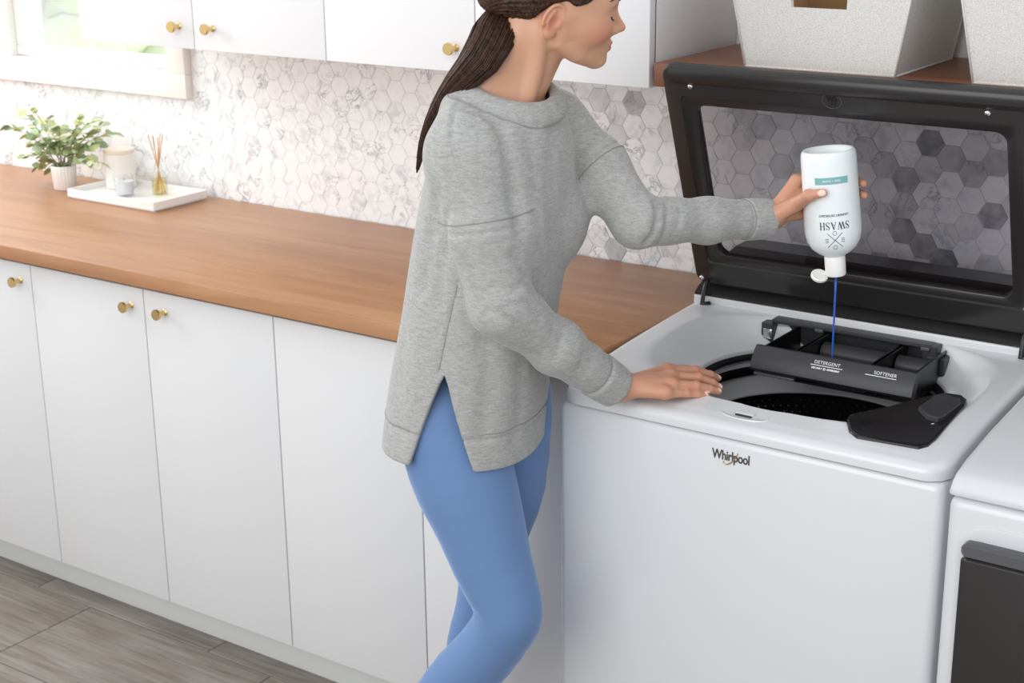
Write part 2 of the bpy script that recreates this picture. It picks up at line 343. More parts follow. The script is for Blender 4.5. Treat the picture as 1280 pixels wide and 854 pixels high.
cabinet('base_cabinet', -1.561, -0.782, DF, 0.098, 0.868, [(-1.561, -1.175, -1.216, 0.823), (-1.175, -0.782, -1.108, 0.823)], 'white base cabinet with two brass knobs side by side under the wood counter')
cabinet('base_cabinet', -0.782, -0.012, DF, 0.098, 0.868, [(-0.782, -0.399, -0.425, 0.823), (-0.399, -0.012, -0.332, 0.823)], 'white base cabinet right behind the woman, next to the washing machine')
UF = -0.351
cabinet('wall_cabinet', -1.630, -0.843, UF, 1.359, 2.1, [(-1.630, -1.241, -1.286, 1.410), (-1.241, -0.843, -1.179, 1.410)], 'white wall cabinet with paired brass knobs next to the window')
cabinet('wall_cabinet', -0.843, -0.045, UF, 1.359, 2.1, [(-0.843, -0.446, -0.494, 1.408), (-0.446, -0.045, -0.39, 1.408)], 'white wall cabinet between the other wall cabinet and the wood shelf')
ct = tag(box('countertop', (-2.76, -0.6529, 0.8807), (-0.009, -0.004, 0.914), 'counter_wood', None, 0.0025), 'brown wooden countertop running along the tiled wall', 'countertop')
sh = tag(box('wall_shelf', (-0.036, -0.352, 1.364), (1.25, -0.004, 1.408), 'shelf_wood', None, 0.003), 'dark brown wooden shelf above the washing machine carrying fabric bins', 'shelf')

# ================================================================== bins
def fabric_bin(x0, x1, label):
    zb, zt = 1.4083, 1.655; yf, yb = -0.318, -0.045; fl = 0.045
    t = thing('storage_bin', ((x0+x1)/2, (yf+yb)/2, zb), label, 'storage bin', 'fabric bins on the shelf')
    def corner(ix, iy, v, ins=0.0):
        x = (x0-fl*v+ins) if ix == 0 else (x1+fl*v-ins); y = (yf-0.02*v+ins) if iy == 0 else (yb-ins)
        return np.array([x, y, zb+(zt-zb)*v])
    th = 0.006; parts = []
    def panel(a, b, us, vs, holes=()):
        V = []; Fs = []; nu, nv = len(us), len(vs)
        for ins in (0.0, th):
            for v in vs:
                A = corner(*a, v, ins); B = corner(*b, v, ins)
                for u in us: V.append(A+(B-A)*u)
        n = nu*nv
        def keep(i, j): return 0 <= i < nu-1 and 0 <= j < nv-1 and (i, j) not in holes
        for i in range(nu-1):
            for j in range(nv-1):
                if not keep(i, j): continue
                q = [j*nu+i, j*nu+i+1, (j+1)*nu+i+1, (j+1)*nu+i]; Fs.append(tuple(q)); Fs.append(tuple(k+n for k in q[::-1]))
                for (di, dj), (p, r) in (((0, -1), (0, 1)), ((1, 0), (1, 2)), ((0, 1), (2, 3)), ((-1, 0), (3, 0))):
                    if not keep(i+di, j+dj): Fs.append((q[p], q[p]+n, q[r]+n, q[r]))
        parts.append((np.array(V), Fs))
    panel((0, 0), (1, 0), [0, 0.34, 0.66, 1], [0, 0.445, 0.62, 1], {(1, 1)}); panel((1, 0), (1, 1), [0, 1], [0, 1]); panel((1, 1), (0, 1), [0, 1], [0, 1]); panel((0, 1), (0, 0), [0, 1], [0, 1])
    v, f = join(parts); mesh_obj('wall_panels', v, f, 'bin_fabric', t)
    box('bottom', (x0+th, yf+th, zb), (x1-th, yb-th, zb+0.004), 'bin_inside', t, 0)
    # tan inner lining
    ring = lambda v, ins: [corner(0, 0, v, ins), corner(1, 0, v, ins), corner(1, 1, v, ins), corner(0, 1, v, ins)]
    v, f = loft([ring(0.02, th+0.0105), ring(0.43, th+0.0105)]); mesh_obj('lining', v, f, 'bin_inside', t)
    seams = [tube([corner(ix, iy, 0.0), corner(ix, iy, 1.0)], 0.0022, 6) for ix in (0, 1) for iy in (0, 1)]
    seams += [tube([corner(0, 0, 0.006), corner(1, 0, 0.006)], 0.0022, 6), tube([corner(1, 0, 0.006), corner(1, 1, 0.006)], 0.0022, 6), tube([corner(0, 0, 0.006), corner(0, 1, 0.006)], 0.0022, 6)]
    v, f = join(seams); mesh_obj('edge_piping', v, f, 'bin_fabric', t, smooth=True)
fabric_bin(0.134, 0.416, 'pale grey woven storage bin beside the white cabinet, with a handle cut-out')
fabric_bin(0.552, 0.834, 'pale grey woven storage bin farther along the shelf, above the dryer side')

# ================================================================== things on the counter
zc = 0.9142
t = thing('tray', (-1.735, -0.127, zc), 'white rectangular tray on the wood counter holding candles and a diffuser', 'tray')
X0, X1, YA, YB = -1.90, -1.567, -0.222, -0.034
def rr3(ins, z): return [(x, y, z) for x, y in rrect(X0+ins, X1-ins, YA+ins, YB-ins, 0.003, 2)]
v, f = loft([rr3(0.006, zc), rr3(0.006, zc+0.005), rr3(0, zc+0.005), rr3(0, zc+0.025), rr3(0.006, zc+0.025), rr3(0.006, zc+0.012)], True, (True, True)); mesh_obj('tray_shell', v, f, 'plain_white', t, auto=30)
tz = zc+0.0122
def put(px, py, z): p = at_z(px, py, z); return (p[0], p[1], z)
p = put(152, 234, tz); p = (min(max(p[0], -1.84), -1.62), min(max(p[1], -0.17), -0.085), tz)
t = thing('candle_jar', p, 'tall frosted cream candle jar with pale wooden lid on the tray', 'candle')
v, f = lathe([(0.036, 0.0), (0.0395, 0.004), (0.040, 0.09), (0.0395, 0.094), (0.0, 0.094)], p, 36, None, False); mesh_obj('jar', v, f, 'jar_frost', t, auto=40)
v, f = lathe([(0.0, 0.0945), (0.040, 0.0945), (0.0415, 0.097), (0.0415, 0.103), (0.040, 0.105), (0.0, 0.105)], p, 36, None, False); mesh_obj('lid', v, f, 'lid_wood_pale', t, auto=30)
p = put(156.5, 244.5, tz)
t = thing('votive_candle', p, 'small white votive candle in ribbed glass in front of the tall jar', 'candle')
v, f = lathe([(0.0225, 0.0), (0.0242, 0.003), (0.0265, 0.052), (0.0248, 0.052), (0.0228, 0.006), (0.0, 0.006)], p, 48, None, False, (0.012, 16)); mesh_obj('glass_cup', v, f, 'votive_glass', t, smooth=True)
v, f = lathe([(0.0, 0.0065), (0.0222, 0.0065), (0.0236, 0.040), (0.0, 0.040)], p, 32, None, False); mesh_obj('wax', v, f, 'wax', t, auto=40)
v, f = tube([(p[0], p[1], p[2]+0.038), (p[0]+0.001, p[1], p[2]+0.048)], 0.0008, 6); mesh_obj('wick', v, f, 'black_print', t)
p = put(200.5, 243.5, tz)
t = thing('reed_diffuser', p, 'clear glass bottle of yellow oil with thin reed sticks on the tray', 'reed diffuser')
v, f = lathe([(0.0195, 0.0), (0.0212, 0.003), (0.0212, 0.050), (0.018, 0.060), (0.011, 0.066), (0.0095, 0.080), (0.0112, 0.082), (0.0112, 0.086), (0.0088, 0.086), (0.0085, 0.068), (0.016, 0.059), (0.0192, 0.05), (0.0192, 0.004), (0.0, 0.004)], p, 36, None, False); mesh_obj('glass_bottle', v, f, 'clear_glass', t, auto=40)
v, f = lathe([(0.0, 0.0045), (0.0187, 0.0045), (0.0187, 0.044), (0.0, 0.044)], p, 32, None, False); mesh_obj('oil', v, f, 'liquid_yellow', t, auto=40)
for k, (dx, dy, ex, ey) in enumerate(((0.002, 0, -0.014, 0.004), (-0.002, 0.001, -0.020, -0.004), (0.001, 0.003, 0.006, 0.008), (0.003, 0, 0.013, -0.006), (-0.003, -0.002, 0.003, -0.012), (0, 0.002, 0.016, 0.006))):
    v, f = tube([(p[0]-ex*0.8, p[1]-ey*0.8, p[2]+0.006), (p[0]+ex*1.2, p[1]+ey*1.2, p[2]+0.155+0.004*(k % 3))], 0.0014, 6); mesh_obj('reed', v, f, 'reed', t)
# potted plant
p = put(82, 236, zc)
t = thing('potted_plant', p, 'small leafy green plant in a white ribbed pot beside the tray', 'plant')
v, f = lathe([(0.027, 0.0), (0.030, 0.003), (0.0335, 0.062), (0.0338, 0.066), (0.030, 0.066), (0.028, 0.05), (0.0, 0.05)], p, 96, None, False, (0.022, 22)); mesh_obj('pot', v, f, 'ceramic_white', t, smooth=True)
v, f = lathe([(0.0, 0.0535), (0.0285, 0.0535), (0.0, 0.056)], p, 24, None, False); mesh_obj('soil', v, f, 'stem', t)
bm = bmesh.new(); nl = 5; L = []
for i in range(nl+1):
    s_ = i/nl; w_ = 0.42*math.sin(math.pi*min(1, s_*0.93+0.04))**0.8; zc_ = -0.28*s_*s_
    L.append([bm.verts.new((s_, k*w_, zc_+abs(k)*0.12*w_)) for k in (-1, 0, 1)])
for i in range(nl):
    for k in range(2): bm.faces.new((L[i][k], L[i+1][k], L[i+1][k+1], L[i][k+1]))
leafm = bpy.data.meshes.new('leaf'); bm.to_mesh(leafm); bm.free(); leafm.materials.append(M['leaf_green']); leafm.shade_smooth()
rng = random.Random(3); stems = []
tips = [(12, 158), (30, 140), (42, 137), (58, 150), (75, 160), (100, 150), (118, 148), (128, 155), (141, 166), (110, 170), (92, 165), (45, 170), (35, 196), (48, 208), (64, 212), (112, 200), (126, 204), (90, 190), (70, 180), (55, 180), (105, 185), (122, 180), (38, 180), (80, 175)]
for k, (tx, ty) in enumerate(tips):
    yy = p[1]+rng.uniform(-0.05, 0.045); e = at_y(tx, ty, yy); b0 = np.array(p)+np.array([rng.uniform(-0.015, 0.015), rng.uniform(-0.015, 0.015), 0.052])
    mid = b0*0.5+e*0.5+np.array([0, 0, 0.022]); path = spline([b0, mid, e], 9); stems.append(tube(path, np.linspace(0.0014, 0.0006, 9), 5))
    for i in range(3, 9):
        for sgn in (-1, 1):
            if rng.random() < 0.12 and i < 7: continue
            d = path[min(i+1, 8)]-path[i-1]; d /= np.linalg.norm(d); side = np.cross(d, [0, 0, 1]); side /= np.linalg.norm(side)+1e-9
            dirv = Vector(d*0.55+side*sgn*rng.uniform(0.5, 1.0)+np.array([0, 0, rng.uniform(-0.35, 0.45)])).normalized()
            o = bpy.data.objects.new('leaf', leafm); C.objects.link(o); o.parent = t; o.location = Vector(path[i])-Vector(p)
            q = dirv.to_track_quat('X', 'Z'); o.rotation_mode = 'QUATERNION'; o.rotation_quaternion = q @ Vector((1, 0, 0)).rotation_difference(Vector((1, 0, 0))) @ Matrix.Rotation(rng.uniform(-0.9, 0.9), 4, 'X').to_quaternion()
            sc = rng.uniform(0.020, 0.031); o.scale = (sc, sc, sc)
v, f = join(stems); mesh_obj('stems', v, f, 'stem', t, smooth=True)

# ================================================================== garden beyond the window
def tree(x, y, z0, r, h, label, seed):
    t = thing('garden_tree', (x, y, z0), label, 'tree', 'trees outside the window'); g = random.Random(seed); parts = []
    for k in range(26):
        a = g.uniform(0, 6.28); rr = r*g.uniform(0.1, 0.8); c = np.array([x+rr*math.cos(a), y+rr*math.sin(a)*0.7, z0+h*(0.35+0.6*g.random())]); q = r*g.uniform(0.25, 0.42)
        bm = bmesh.new(); bmesh.ops.create_icosphere(bm, subdivisions=2, radius=q)
        for v in bm.verts: v.co = v.co*(1+0.25*math.sin(v.co.x*31/q*0.2+k)*math.sin(v.co.z*27/q*0.2+2*k))+Vector(c)
        bm.verts.index_update(); parts.append((np.array([v.co[:] for v in bm.verts]), [tuple(v.index for v in f.verts) for f in bm.faces])); bm.free()
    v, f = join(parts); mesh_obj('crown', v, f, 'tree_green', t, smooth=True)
    v, f = tube([(x, y, z0), (x+0.05, y, z0+h*0.5)], [0.12, 0.08], 10); mesh_obj('trunk', v, f, 'stem', t, smooth=True)
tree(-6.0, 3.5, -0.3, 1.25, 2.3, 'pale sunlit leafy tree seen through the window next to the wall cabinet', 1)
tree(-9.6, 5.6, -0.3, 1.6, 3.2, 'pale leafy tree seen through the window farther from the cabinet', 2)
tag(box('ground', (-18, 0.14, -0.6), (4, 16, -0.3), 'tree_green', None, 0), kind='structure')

# ================================================================== washing machine
WL, WR, WF, WB = 0.0, 0.695, -0.7326, -0.045
wm = thing('washing_machine', (0.3475, -0.39, 0.0), 'white top-loading washing machine with its dark glass lid open', 'washing machine')
wr_ = lambda ins, z: [(x, y, z) for x, y in rrect(WL+ins, WR-ins, WF+ins, WB-ins, 0.016, 6)]
v, f = loft([wr_(0.03, 0.02), wr_(0.004, 0.02), wr_(0, 0.03), wr_(0, 0.853), wr_(0.0015, 0.8595), wr_(0.006, 0.8645), wr_(0.012, 0.8655), wr_(0.02, 0.8655), wr_(0.02, 0.84)], True, (True, False)); body = mesh_obj('cabinet_body', v, f, 'appliance_white', wm, auto=40)
for fx in (0.06, 0.635):
    for fy in (-0.68, -0.1):
        v, f = lathe([(0.0, 0.0), (0.02, 0.0), (0.02, 0.0215), (0.0, 0.0215)], (fx, fy, 0), 16, None, False); mesh_obj('foot', v, f, 'black_plastic', wm)
OC = np.array([0.360, -0.440]); ORX, ORY, OZ = 0.218, 0.200, 0.884
def deck_z(y): return np.interp(y, [-0.74, -0.72, -0.70, -0.66, -0.60, -0.52, -0.45, -0.35, -0.24], [0.884, 0.8905, 0.896, 0.903, 0.9105, 0.918, 0.9225, 0.928, 0.933])
def sstep(t): t = np.clip(t, 0, 1); return t*t*(3-2*t)
N = 240; th = np.arange(N)*2*math.pi/N; inner = np.stack([OC[0]+ORX*np.cos(th), OC[1]+ORY*np.sin(th)], 1)
XA, XB, YA, YB = WL+0.018, WR-0.018, WF+0.018, -0.2305
def deck_outline():
    out = []
    for cx, cy, a0, r in ((XB, YB, 0, 0.003), (XA, YB, 90, 0.003), (XA, YA, 180, 0.020), (XB, YA, 270, 0.020)):
        sx, sy = (1 if cx == XB else -1), (1 if cy == YB else -1)
        for k in range(13): a = math.radians(a0+90*k/12); out.append((cx-sx*r+r*math.cos(a), cy-sy*r+r*math.sin(a)))
    P = np.array(out+out[:1]); dense = np.concatenate([P[i]+(P[i+1]-P[i])*np.linspace(0, 1, 40, endpoint=False)[:, None] for i in range(len(P)-1)]); return dense
dl = deck_outline(); dt = np.roll(dl, -1, 0)-np.roll(dl, 1, 0); dn = np.stack([dt[:, 1], -dt[:, 0]], 1); dn /= np.linalg.norm(dn, axis=1)[:, None]; da = np.arctan2(dl[:, 1]-OC[1], dl[:, 0]-OC[0])
pick = [int(np.argmin(np.abs((da-a+math.pi) % (2*math.pi)-math.pi))) for a in th]; outer = dl[pick]; nrm = dn[pick].copy(); nrm[nrm[:, 1] > 0.5] = 0
def dish(xy):
    x, y = xy[:, 0], xy[:, 1]; hy = np.where(y > -0.45, 0.205, 0.215)
    return (np.abs((x-0.352)/0.312)**3.2+np.abs((y+0.45)/hy)**3.2)**(1/3.2)
rings = []
for s_, dz in ((1.0, -0.045), (1.0, -0.010)): rings.append(np.c_[OC[0]+(inner[:, 0]-OC[0])*s_, OC[1]+(inner[:, 1]-OC[1])*s_, np.full(N, OZ+dz)])
for k, (s_, dz) in enumerate(((1.002, -0.004), (1.008, -0.001), (1.018, 0.0))): rings.append(np.c_[OC[0]+(inner[:, 0]-OC[0])*s_, OC[1]+(inner[:, 1]-OC[1])*s_, np.full(N, OZ+dz)])
i2 = OC+(inner-OC)*1.018
for t_ in np.linspace(0, 1, 40)[1:]:
    xy = i2+(outer-i2)*t_; k = dish(xy); kin = dish(i2); zz = deck_z(xy[:, 1]); e = np.maximum(0.985, kin+0.10)
    m_ = sstep((k-kin)/np.maximum(e-kin, 1e-3)); m_ = m_**1.15
    z = OZ+(zz-OZ)*m_; low = zz < OZ; rings.append(np.c_[xy, z])
# rounded outer edge
zz = deck_z(outer[:, 1])
for a in (25, 50, 72, 90):
    a = math.radians(a); z = zz-0.014*(1-math.cos(a)); rings.append(np.c_[outer+nrm*0.018*math.sin(a), z])
rings.append(np.c_[outer+nrm*0.018, np.full(N, 0.8672)]); rings.append(np.c_[outer+nrm*0.014, np.full(N, 0.8660)])
v, f = loft(rings); mesh_obj('top_deck', v, f, 'appliance_white', wm, auto=50)
# rear step, dark console
box('rear_step', (WL+0.004, -0.2520, 0.867), (WR-0.004, WB, 0.9465), 'appliance_white', wm, 0.004, 3)
prof = [(-0.2505, 0.947), (-0.2505, 0.951), (-0.236, 0.962), (-0.20, 0.982), (-0.155, 1.016), (-0.135, 1.024), (-0.07, 1.026), (-0.06, 1.018), (-0.06, 0.947)]
V = []; Fs = []; n = len(prof)
for x, ins in ((0.006, 1), (0.689, -1)):
    for y, z in prof: V.append((x+ins*max(0, (z-0.96))*0.45, y, z))
Fs = [tuple(range(n)), tuple(range(2*n-1, n-1, -1))]+[(i, n+i, n+(i+1) % n, (i+1) % n) for i in range(n)]
mesh_obj('console', V, Fs, 'black_gloss', wm, auto=20)
# tub ring, gaskets and basket
def ringz(rx, z): return np.c_[OC[0]+(ORX+rx)*np.cos(th), OC[1]+(ORY+rx)*np.sin(th), np.full(N, z)]
v, f = loft([ringz(0.001, 0.876), ringz(-0.010, 0.872), ringz(-0.012, 0.868), ringz(0.0, 0.862)]); mesh_obj('gasket', v, f, 'deep_black', wm, auto=40)
v, f = loft([ringz(0.0, 0.8615), ringz(-0.002, 0.855), ringz(-0.003, 0.852)]); mesh_obj('tub_ring_upper', v, f, 'tub_grey', wm, smooth=True)
v, f = loft([ringz(-0.003, 0.8515), ringz(-0.012, 0.848), ringz(-0.012, 0.838), ringz(-0.003, 0.834)]); mesh_obj('gasket', v, f, 'deep_black', wm, auto=40)
v, f = loft([ringz(-0.004, 0.8335), ringz(-0.008, 0.812), ringz(-0.016, 0.802), ringz(-0.020, 0.799), ringz(-0.010, 0.794)]); mesh_obj('tub_ring', v, f, 'tub_grey', wm, smooth=True)
v, f = loft([ringz(-0.008, 0.794), ringz(0.012, 0.786), ringz(0.018, 0.775), ringz(0.018, 0.50), ringz(-0.02, 0.47), ringz(-0.10, 0.46), ringz(-0.195, 0.48)], True, (False, True)); bas = mesh_obj('wash_basket', v, f, 'black_plastic', wm, smooth=True)
hv = []
for r_ in range(9):
    z = 0.772-r_*0.0125
    for k in range(96):
        a = (k+0.5*(r_ % 2))*2*math.pi/96; c, s_ = math.cos(a), math.sin(a)
        if s_ < -0.5: continue
        rx, ry = ORX+0.0162, ORY+0.0162; ctr_ = np.array([OC[0]+rx*c, OC[1]+ry*s_, z]); tg = np.array([-s_, c, 0]); up = np.array([0, 0, 1.0]); inn = np.array([-c, -s_, 0])
        q = [ctr_+tg*0.0034*i+up*0.0026*j for i, j in ((-1, 0), (0, -1), (1, 0), (0, 1))]; hv.append((np.array(q+[ctr_+inn*0.0022]), [(0, 1, 4), (1, 2, 4), (2, 3, 4), (3, 0, 4)]))
v, f = join(hv); tag(mesh_obj('basket_dimples', v, f, 'chrome', wm), kind='stuff')
# lid-lock slot
sz = float(deck_z(-0.695))
v, f = loft([[(0.342+a*math.cos(t_), -0.694+b*math.sin(t_), sz+dz+0.14*b*math.sin(t_)) for t_ in np.arange(32)*2*math.pi/32] for a, b, dz in ((0.045, 0.016, -0.001), (0.043, 0.0150, 0.0008), (0.040, 0.0135, 0.0008), (0.038, 0.012, 0.0001))], True, (False, True)); mesh_obj('latch_ring', v, f, 'appliance_white', wm, auto=35)
v, f = loft([[(x, y, sz+0.0014+(y+0.694)*0.14) for x, y in rrect(0.327, 0.357, -0.7005, -0.6955, 0.0015, 2)], [(x, y, sz+0.0006+(y+0.694)*0.14) for x, y in rrect(0.327, 0.357, -0.7005, -0.6955, 0.0015, 2)]], True, (True, False)); mesh_obj('latch_slot', v, f, 'deep_black', wm)
v, f = loft([[(x, y, sz+0.0042+(y+0.694)*0.14) for x, y in rrect(0.326, 0.358, -0.6955, -0.687, 0.002, 2)], [(x, y, sz+0.0006+(y+0.694)*0.14) for x, y in rrect(0.326, 0.358, -0.6955, -0.684, 0.002, 2)]], True, (True, False)); mesh_obj('latch_tab', v, f, 'appliance_white', wm, auto=30)
# dark water-tap panel with button
pts = [at_z(x, y, 0.9045)[:2] for x, y in ((1058, 527), (1062, 537), (1072, 543), (1148, 557), (1160, 555.5), (1170, 550), (1204, 520), (1207, 513), (1200, 508), (1182, 505), (1168, 506), (1112, 516.5), (1064, 522))]
pc = np.mean(pts, 0); P3 = lambda s_, dz: [(*(pc+(np.array(q)-pc)*s_), float(deck_z((pc+(np.array(q)-pc)*s_)[1]))+dz) for q in pts]
v, f = loft([P3(1.02, -0.006), P3(1.0, 0.0035), P3(0.97, 0.0042), P3(0.92, 0.0030), P3(0.82, 0.0010)], True, (False, True)); tap = mesh_obj('tap_panel', v, f, 'tap_black', wm, auto=35)
bp = [at_z(x, y, 0.912)[:2] for x, y in ((1149, 515), (1160, 524), (1172, 527), (1180, 525), (1200, 513), (1197, 508), (1180, 502.5), (1168, 504))]
bc = np.mean(bp, 0); Pb = lambda s_, dz: [(*(bc+(np.array(q)-bc)*s_), float(deck_z((bc+(np.array(q)-bc)*s_)[1]))+dz) for q in bp]
v, f = loft([Pb(1.05, -0.001), Pb(1.05, 0.0060), Pb(0.98, 0.0075), Pb(0.90, 0.0068)], True, (False, True)); mesh_obj('tap_button', v, f, 'charcoal', tap, auto=35)
q = at_z(1176, 511, 0.915); v, f = tube([q+np.array([-0.012, 0, 0.0028]), q+np.array([0.0, 0.004, 0.0028]), q+np.array([0.008, -0.002, 0.0028])], 0.0007, 5); mesh_obj('button_mark', v, f, 'white_print', tap)
# dispenser
hx0, hx1 = 0.183, 0.498
hs = bmesh.new()
for lo, hi in (((hx0+0.006, -0.284, 0.926), (hx1+0.004, -0.255, 0.9335)), ((hx0-0.012, -0.290, 0.850), (hx0+0.012, -0.256, 0.926)), ((hx1+0.002, -0.300, 0.840), (hx1+0.036, -0.256, 0.918)), ((hx1-0.012, -0.286, 0.85), (hx1+0.016, -0.256, 0.9330)), ((hx0, -0.262, 0.85), (hx1+0.02, -0.2545, 0.926))): box_bm(lo, hi, 0.002, 1, hs)
bm_obj('dispenser_housing', hs, 'charcoal', wm, auto=35)
box('housing_latch', (hx0-0.006, -0.2935, 0.896), (hx0+0.012, -0.2905, 0.916), 'chrome', wm, 0.002)
x0, x1 = 0.236, 0.530
fp = [(-0.4285, 0.9300), (-0.4330, 0.9293), (-0.4400, 0.9235), (-0.4490, 0.9110), (-0.4540, 0.9000), (-0.4555, 0.8930), (-0.4500, 0.8870), (-0.4440, 0.8845), (-0.4360, 0.8850), (-0.4300, 0.9050)]
n = len(fp); V = []
for x, s_ in ((x0-0.004, 0.985), (x0, 1.0), (x1, 1.0), (x1+0.004, 0.985)):
    cy_, cz_ = -0.442, 0.907
    for y, z in fp: V.append((x, cy_+(y-cy_)*s_, cz_+(z-cz_)*s_))
Fs = [tuple(range(n))[::-1], tuple(range(3*n, 4*n))]+[(k*n+i, k*n+(i+1) % n, (k+1)*n+(i+1) % n, (k+1)*n+i) for k in range(3) for i in range(n)]
drawer = mesh_obj('dispenser_drawer', V, Fs, 'charcoal', wm, auto=25)
bm = bmesh.new()
box_bm((x0+0.004, -0.430, 0.872), (x1-0.004, -0.268, 0.876), 0, bm=bm)
for x in (x0+0.004, x0+0.062, x0+0.070, x0+0.205, x0+0.213, x1-0.008): box_bm((x, -0.4295, 0.876), (x+0.004, -0.2685, 0.9255), 0.001, 1, bm)
bm_obj('compartments', bm, 'deep_black', drawer, auto=35)
v, f = tube([(x0+0.076, -0.315, 0.897), (x0+0.203, -0.315, 0.897)], 0.020, 20); mesh_obj('siphon_cover', v, f, 'charcoal', drawer, auto=40)
v, f = tube([(x0+0.219, -0.315, 0.897), (x1-0.012, -0.315, 0.897)], 0.020, 20); mesh_obj('siphon_cover', v, f, 'charcoal', drawer, auto=40)
for x in (x0+0.045, x1-0.045): box('slide_clip', (x, -0.292, 0.925), (x+0.016, -0.284, 0.931), 'gray_gloss', drawer, 0.001)
box('pull_lip', (x0+0.001, -0.4520, 0.880), (x0+0.080, -0.4400, 0.8843), 'gray_gloss', drawer, 0.001)
# print on the sloping drawer face
fa, fb = np.array([-0.4400, 0.9235]), np.array([-0.4540, 0.9000])
def on_face(V, xc, s0, h=0.0006):
    d = (fb-fa)/np.linalg.norm(fb-fa); nn = np.array([-abs(d[1]), -d[0]]); nn = np.array([d[1], -d[0]]); nn = nn if nn[0] < 0 else -nn; out = []
    for x, y in np.asarray(V)[:, :2]:
        s_ = s0-y; k = s_/np.linalg.norm(fb-fa); p = fa+(fb-fa)*k
        p = np.array([np.interp(p[1], [0.8930, 0.9000, 0.9110, 0.9235, 0.9293], [-0.4555, -0.4540, -0.4490, -0.4400, -0.4330]), p[1]])
        p = p+nn*h; out.append((xc+x, p[0], p[1]))
    return out
V, Fs = text_mesh('DETERGENT', 0.0082, 0.0, 1.08); mesh_obj('detergent_lettering', on_face(V, 0.374, 0.0054), Fs, 'white_print', drawer)
V, Fs = text_mesh('SOFTENER', 0.0082, 0.0, 1.08); mesh_obj('softener_lettering', on_face(V, 0.481, 0.0054), Fs, 'white_print', drawer)
for xa, xb in ((0.344, 0.404), (0.446, 0.502)):
    V = [(xa, 0), (xb, 0), (xb, 0.0011), (xa, 0.0011)]; mesh_obj('printed_line', on_face(V, 0, 0.0088), [(0, 1, 2, 3)], 'white_print', drawer)
V, Fs = text_mesh('USE ONLY', 0.0042, 0.0002, 1.0); mesh_obj('small_lettering', on_face(V, 0.357, 0.0146), Fs, 'white_print', drawer)
V, Fs = text_mesh('DETERGENT', 0.0042, 0.0002, 1.0); mesh_obj('small_lettering', on_face(V, 0.388, 0.0146), Fs, 'white_print', drawer)
V = [(0.0028*math.cos(a), 0.0022*math.sin(a)+0.0012) for a in np.arange(16)*math.pi/8]; mesh_obj('he_mark', on_face(V, 0.3715, 0.0146), [tuple(range(16))], 'white_print', drawer)
V, Fs = text_mesh('HE', 0.0032, 0.0001, 1.0); mesh_obj('he_letters', on_face(V, 0.3715, 0.0147, 0.0009), Fs, 'black_print', drawer)
# front badge
V, Fs = text_mesh('Whirlpool', 0.0255, 0.00045, 0.95); V = np.array(V); w_ = V[:, 0].max()-V[:, 0].min(); V[:, 0] *= 0.0685/w_
bd = mesh_obj('brand_badge', [(0.3395+x, WF-0.0012, 0.8285+y*0.92) for x, y, z in V], Fs, 'badge', wm)
sw = [(0.3275, 0.8265), (0.3265, 0.8235), (0.331, 0.8215), (0.338, 0.8245), (0.346, 0.833), (0.3515, 0.8425), (0.352, 0.8455)]
v, f = tube(spline([(x, WF-0.0018, z) for x, z in sw], 24), np.r_[np.linspace(0.0006, 0.0012, 12), np.linspace(0.0012, 0.0004, 12)], 6); mesh_obj('swirl', v, f, 'brass', bd, smooth=True)
# ---- lid
lb = np.array([0.0, -0.245, 0.970]); lt = np.array([0.0, -0.405, 1.410]); lu = (lt-lb)/np.linalg.norm(lt-lb); ln = np.array([0, -lu[2], lu[1]])
def lidp(xy, d): return [tuple(lb+np.array([x, 0, 0])+lu*y+ln*d) for x, y in xy]
o_ = lambda ins: rrect(0.006+ins, 0.689-ins, -0.002+ins, 0.470-ins, 0.022, 6)
rec = rrect(0.038, 0.657, 0.050, 0.412, 0.010, 6); rec2 = rrect(0.040, 0.655, 0.052, 0.410, 0.010, 6); op = rrect(0.062, 0.634, 0.066, 0.394, 0.020, 6); op2 = rrect(0.064, 0.632, 0.068, 0.392, 0.020, 6)
rings = [lidp(op2, -0.022), lidp(o_(0.004), -0.022), lidp(o_(0), -0.017), lidp(o_(0), -0.007), lidp(o_(0.002), -0.002), lidp(o_(0.007), 0.0), lidp(rec, 0.0), lidp(rec2, -0.004), lidp(op, -0.005), lidp(op2, -0.007), lidp(op2, -0.022)]
v, f = loft(rings); lid = mesh_obj('lid', v, f, 'black_gloss', wm, auto=40)
v, f = loft([lidp(op2, -0.0165), lidp(op2, -0.0125)], True, (True, True)); mesh_obj('lid_glass', v, f, 'lid_glass', lid)
# rolled lip along the top of the lid
v, f = loft([[tuple(lb+np.array([x, 0, 0])+lu*(0.452+0.018*math.cos(a))+ln*(-0.006+0.012*math.sin(a))) for a in np.arange(16)*math.pi/8] for x in (0.024, 0.030, 0.665, 0.671)], True, (True, True)); mesh_obj('lid_lip', v, f, 'black_gloss', lid, auto=50)
for x, y in ((0.064, 0.433), (0.605, 0.430), (0.021, 0.013), (0.672, 0.013), (0.672, 0.10)):
    c = lb+np.array([x, 0, 0])+lu*y; v, f = lathe([(0.0055, 0.0), (0.0052, 0.003), (0.003, 0.0045), (0.0, 0.005)], c, 16, ln, False); mesh_obj('bumper', v, f, 'chrome', lid, smooth=True)
c = lb+np.array([0.336, 0, 0])+lu*0.428
circ = [tuple(c+np.array([0.0175*math.cos(a), 0, 0])+lu*0.0145*math.sin(a)+ln*0.0006) for a in np.linspace(0, 2*math.pi, 41)]
v, f = tube(circ, 0.0005, 5); em = mesh_obj('emblem_ring', v, f, 'gray_gloss', lid, smooth=True)
V, Fs = text_mesh('Wh', 0.013, 0.0005); mesh_obj('emblem_mark', [tuple(c+np.array([x, 0, 0])+lu*(y-0.001)+ln*0.0007) for x, y, z in V], Fs, 'deep_black', em)
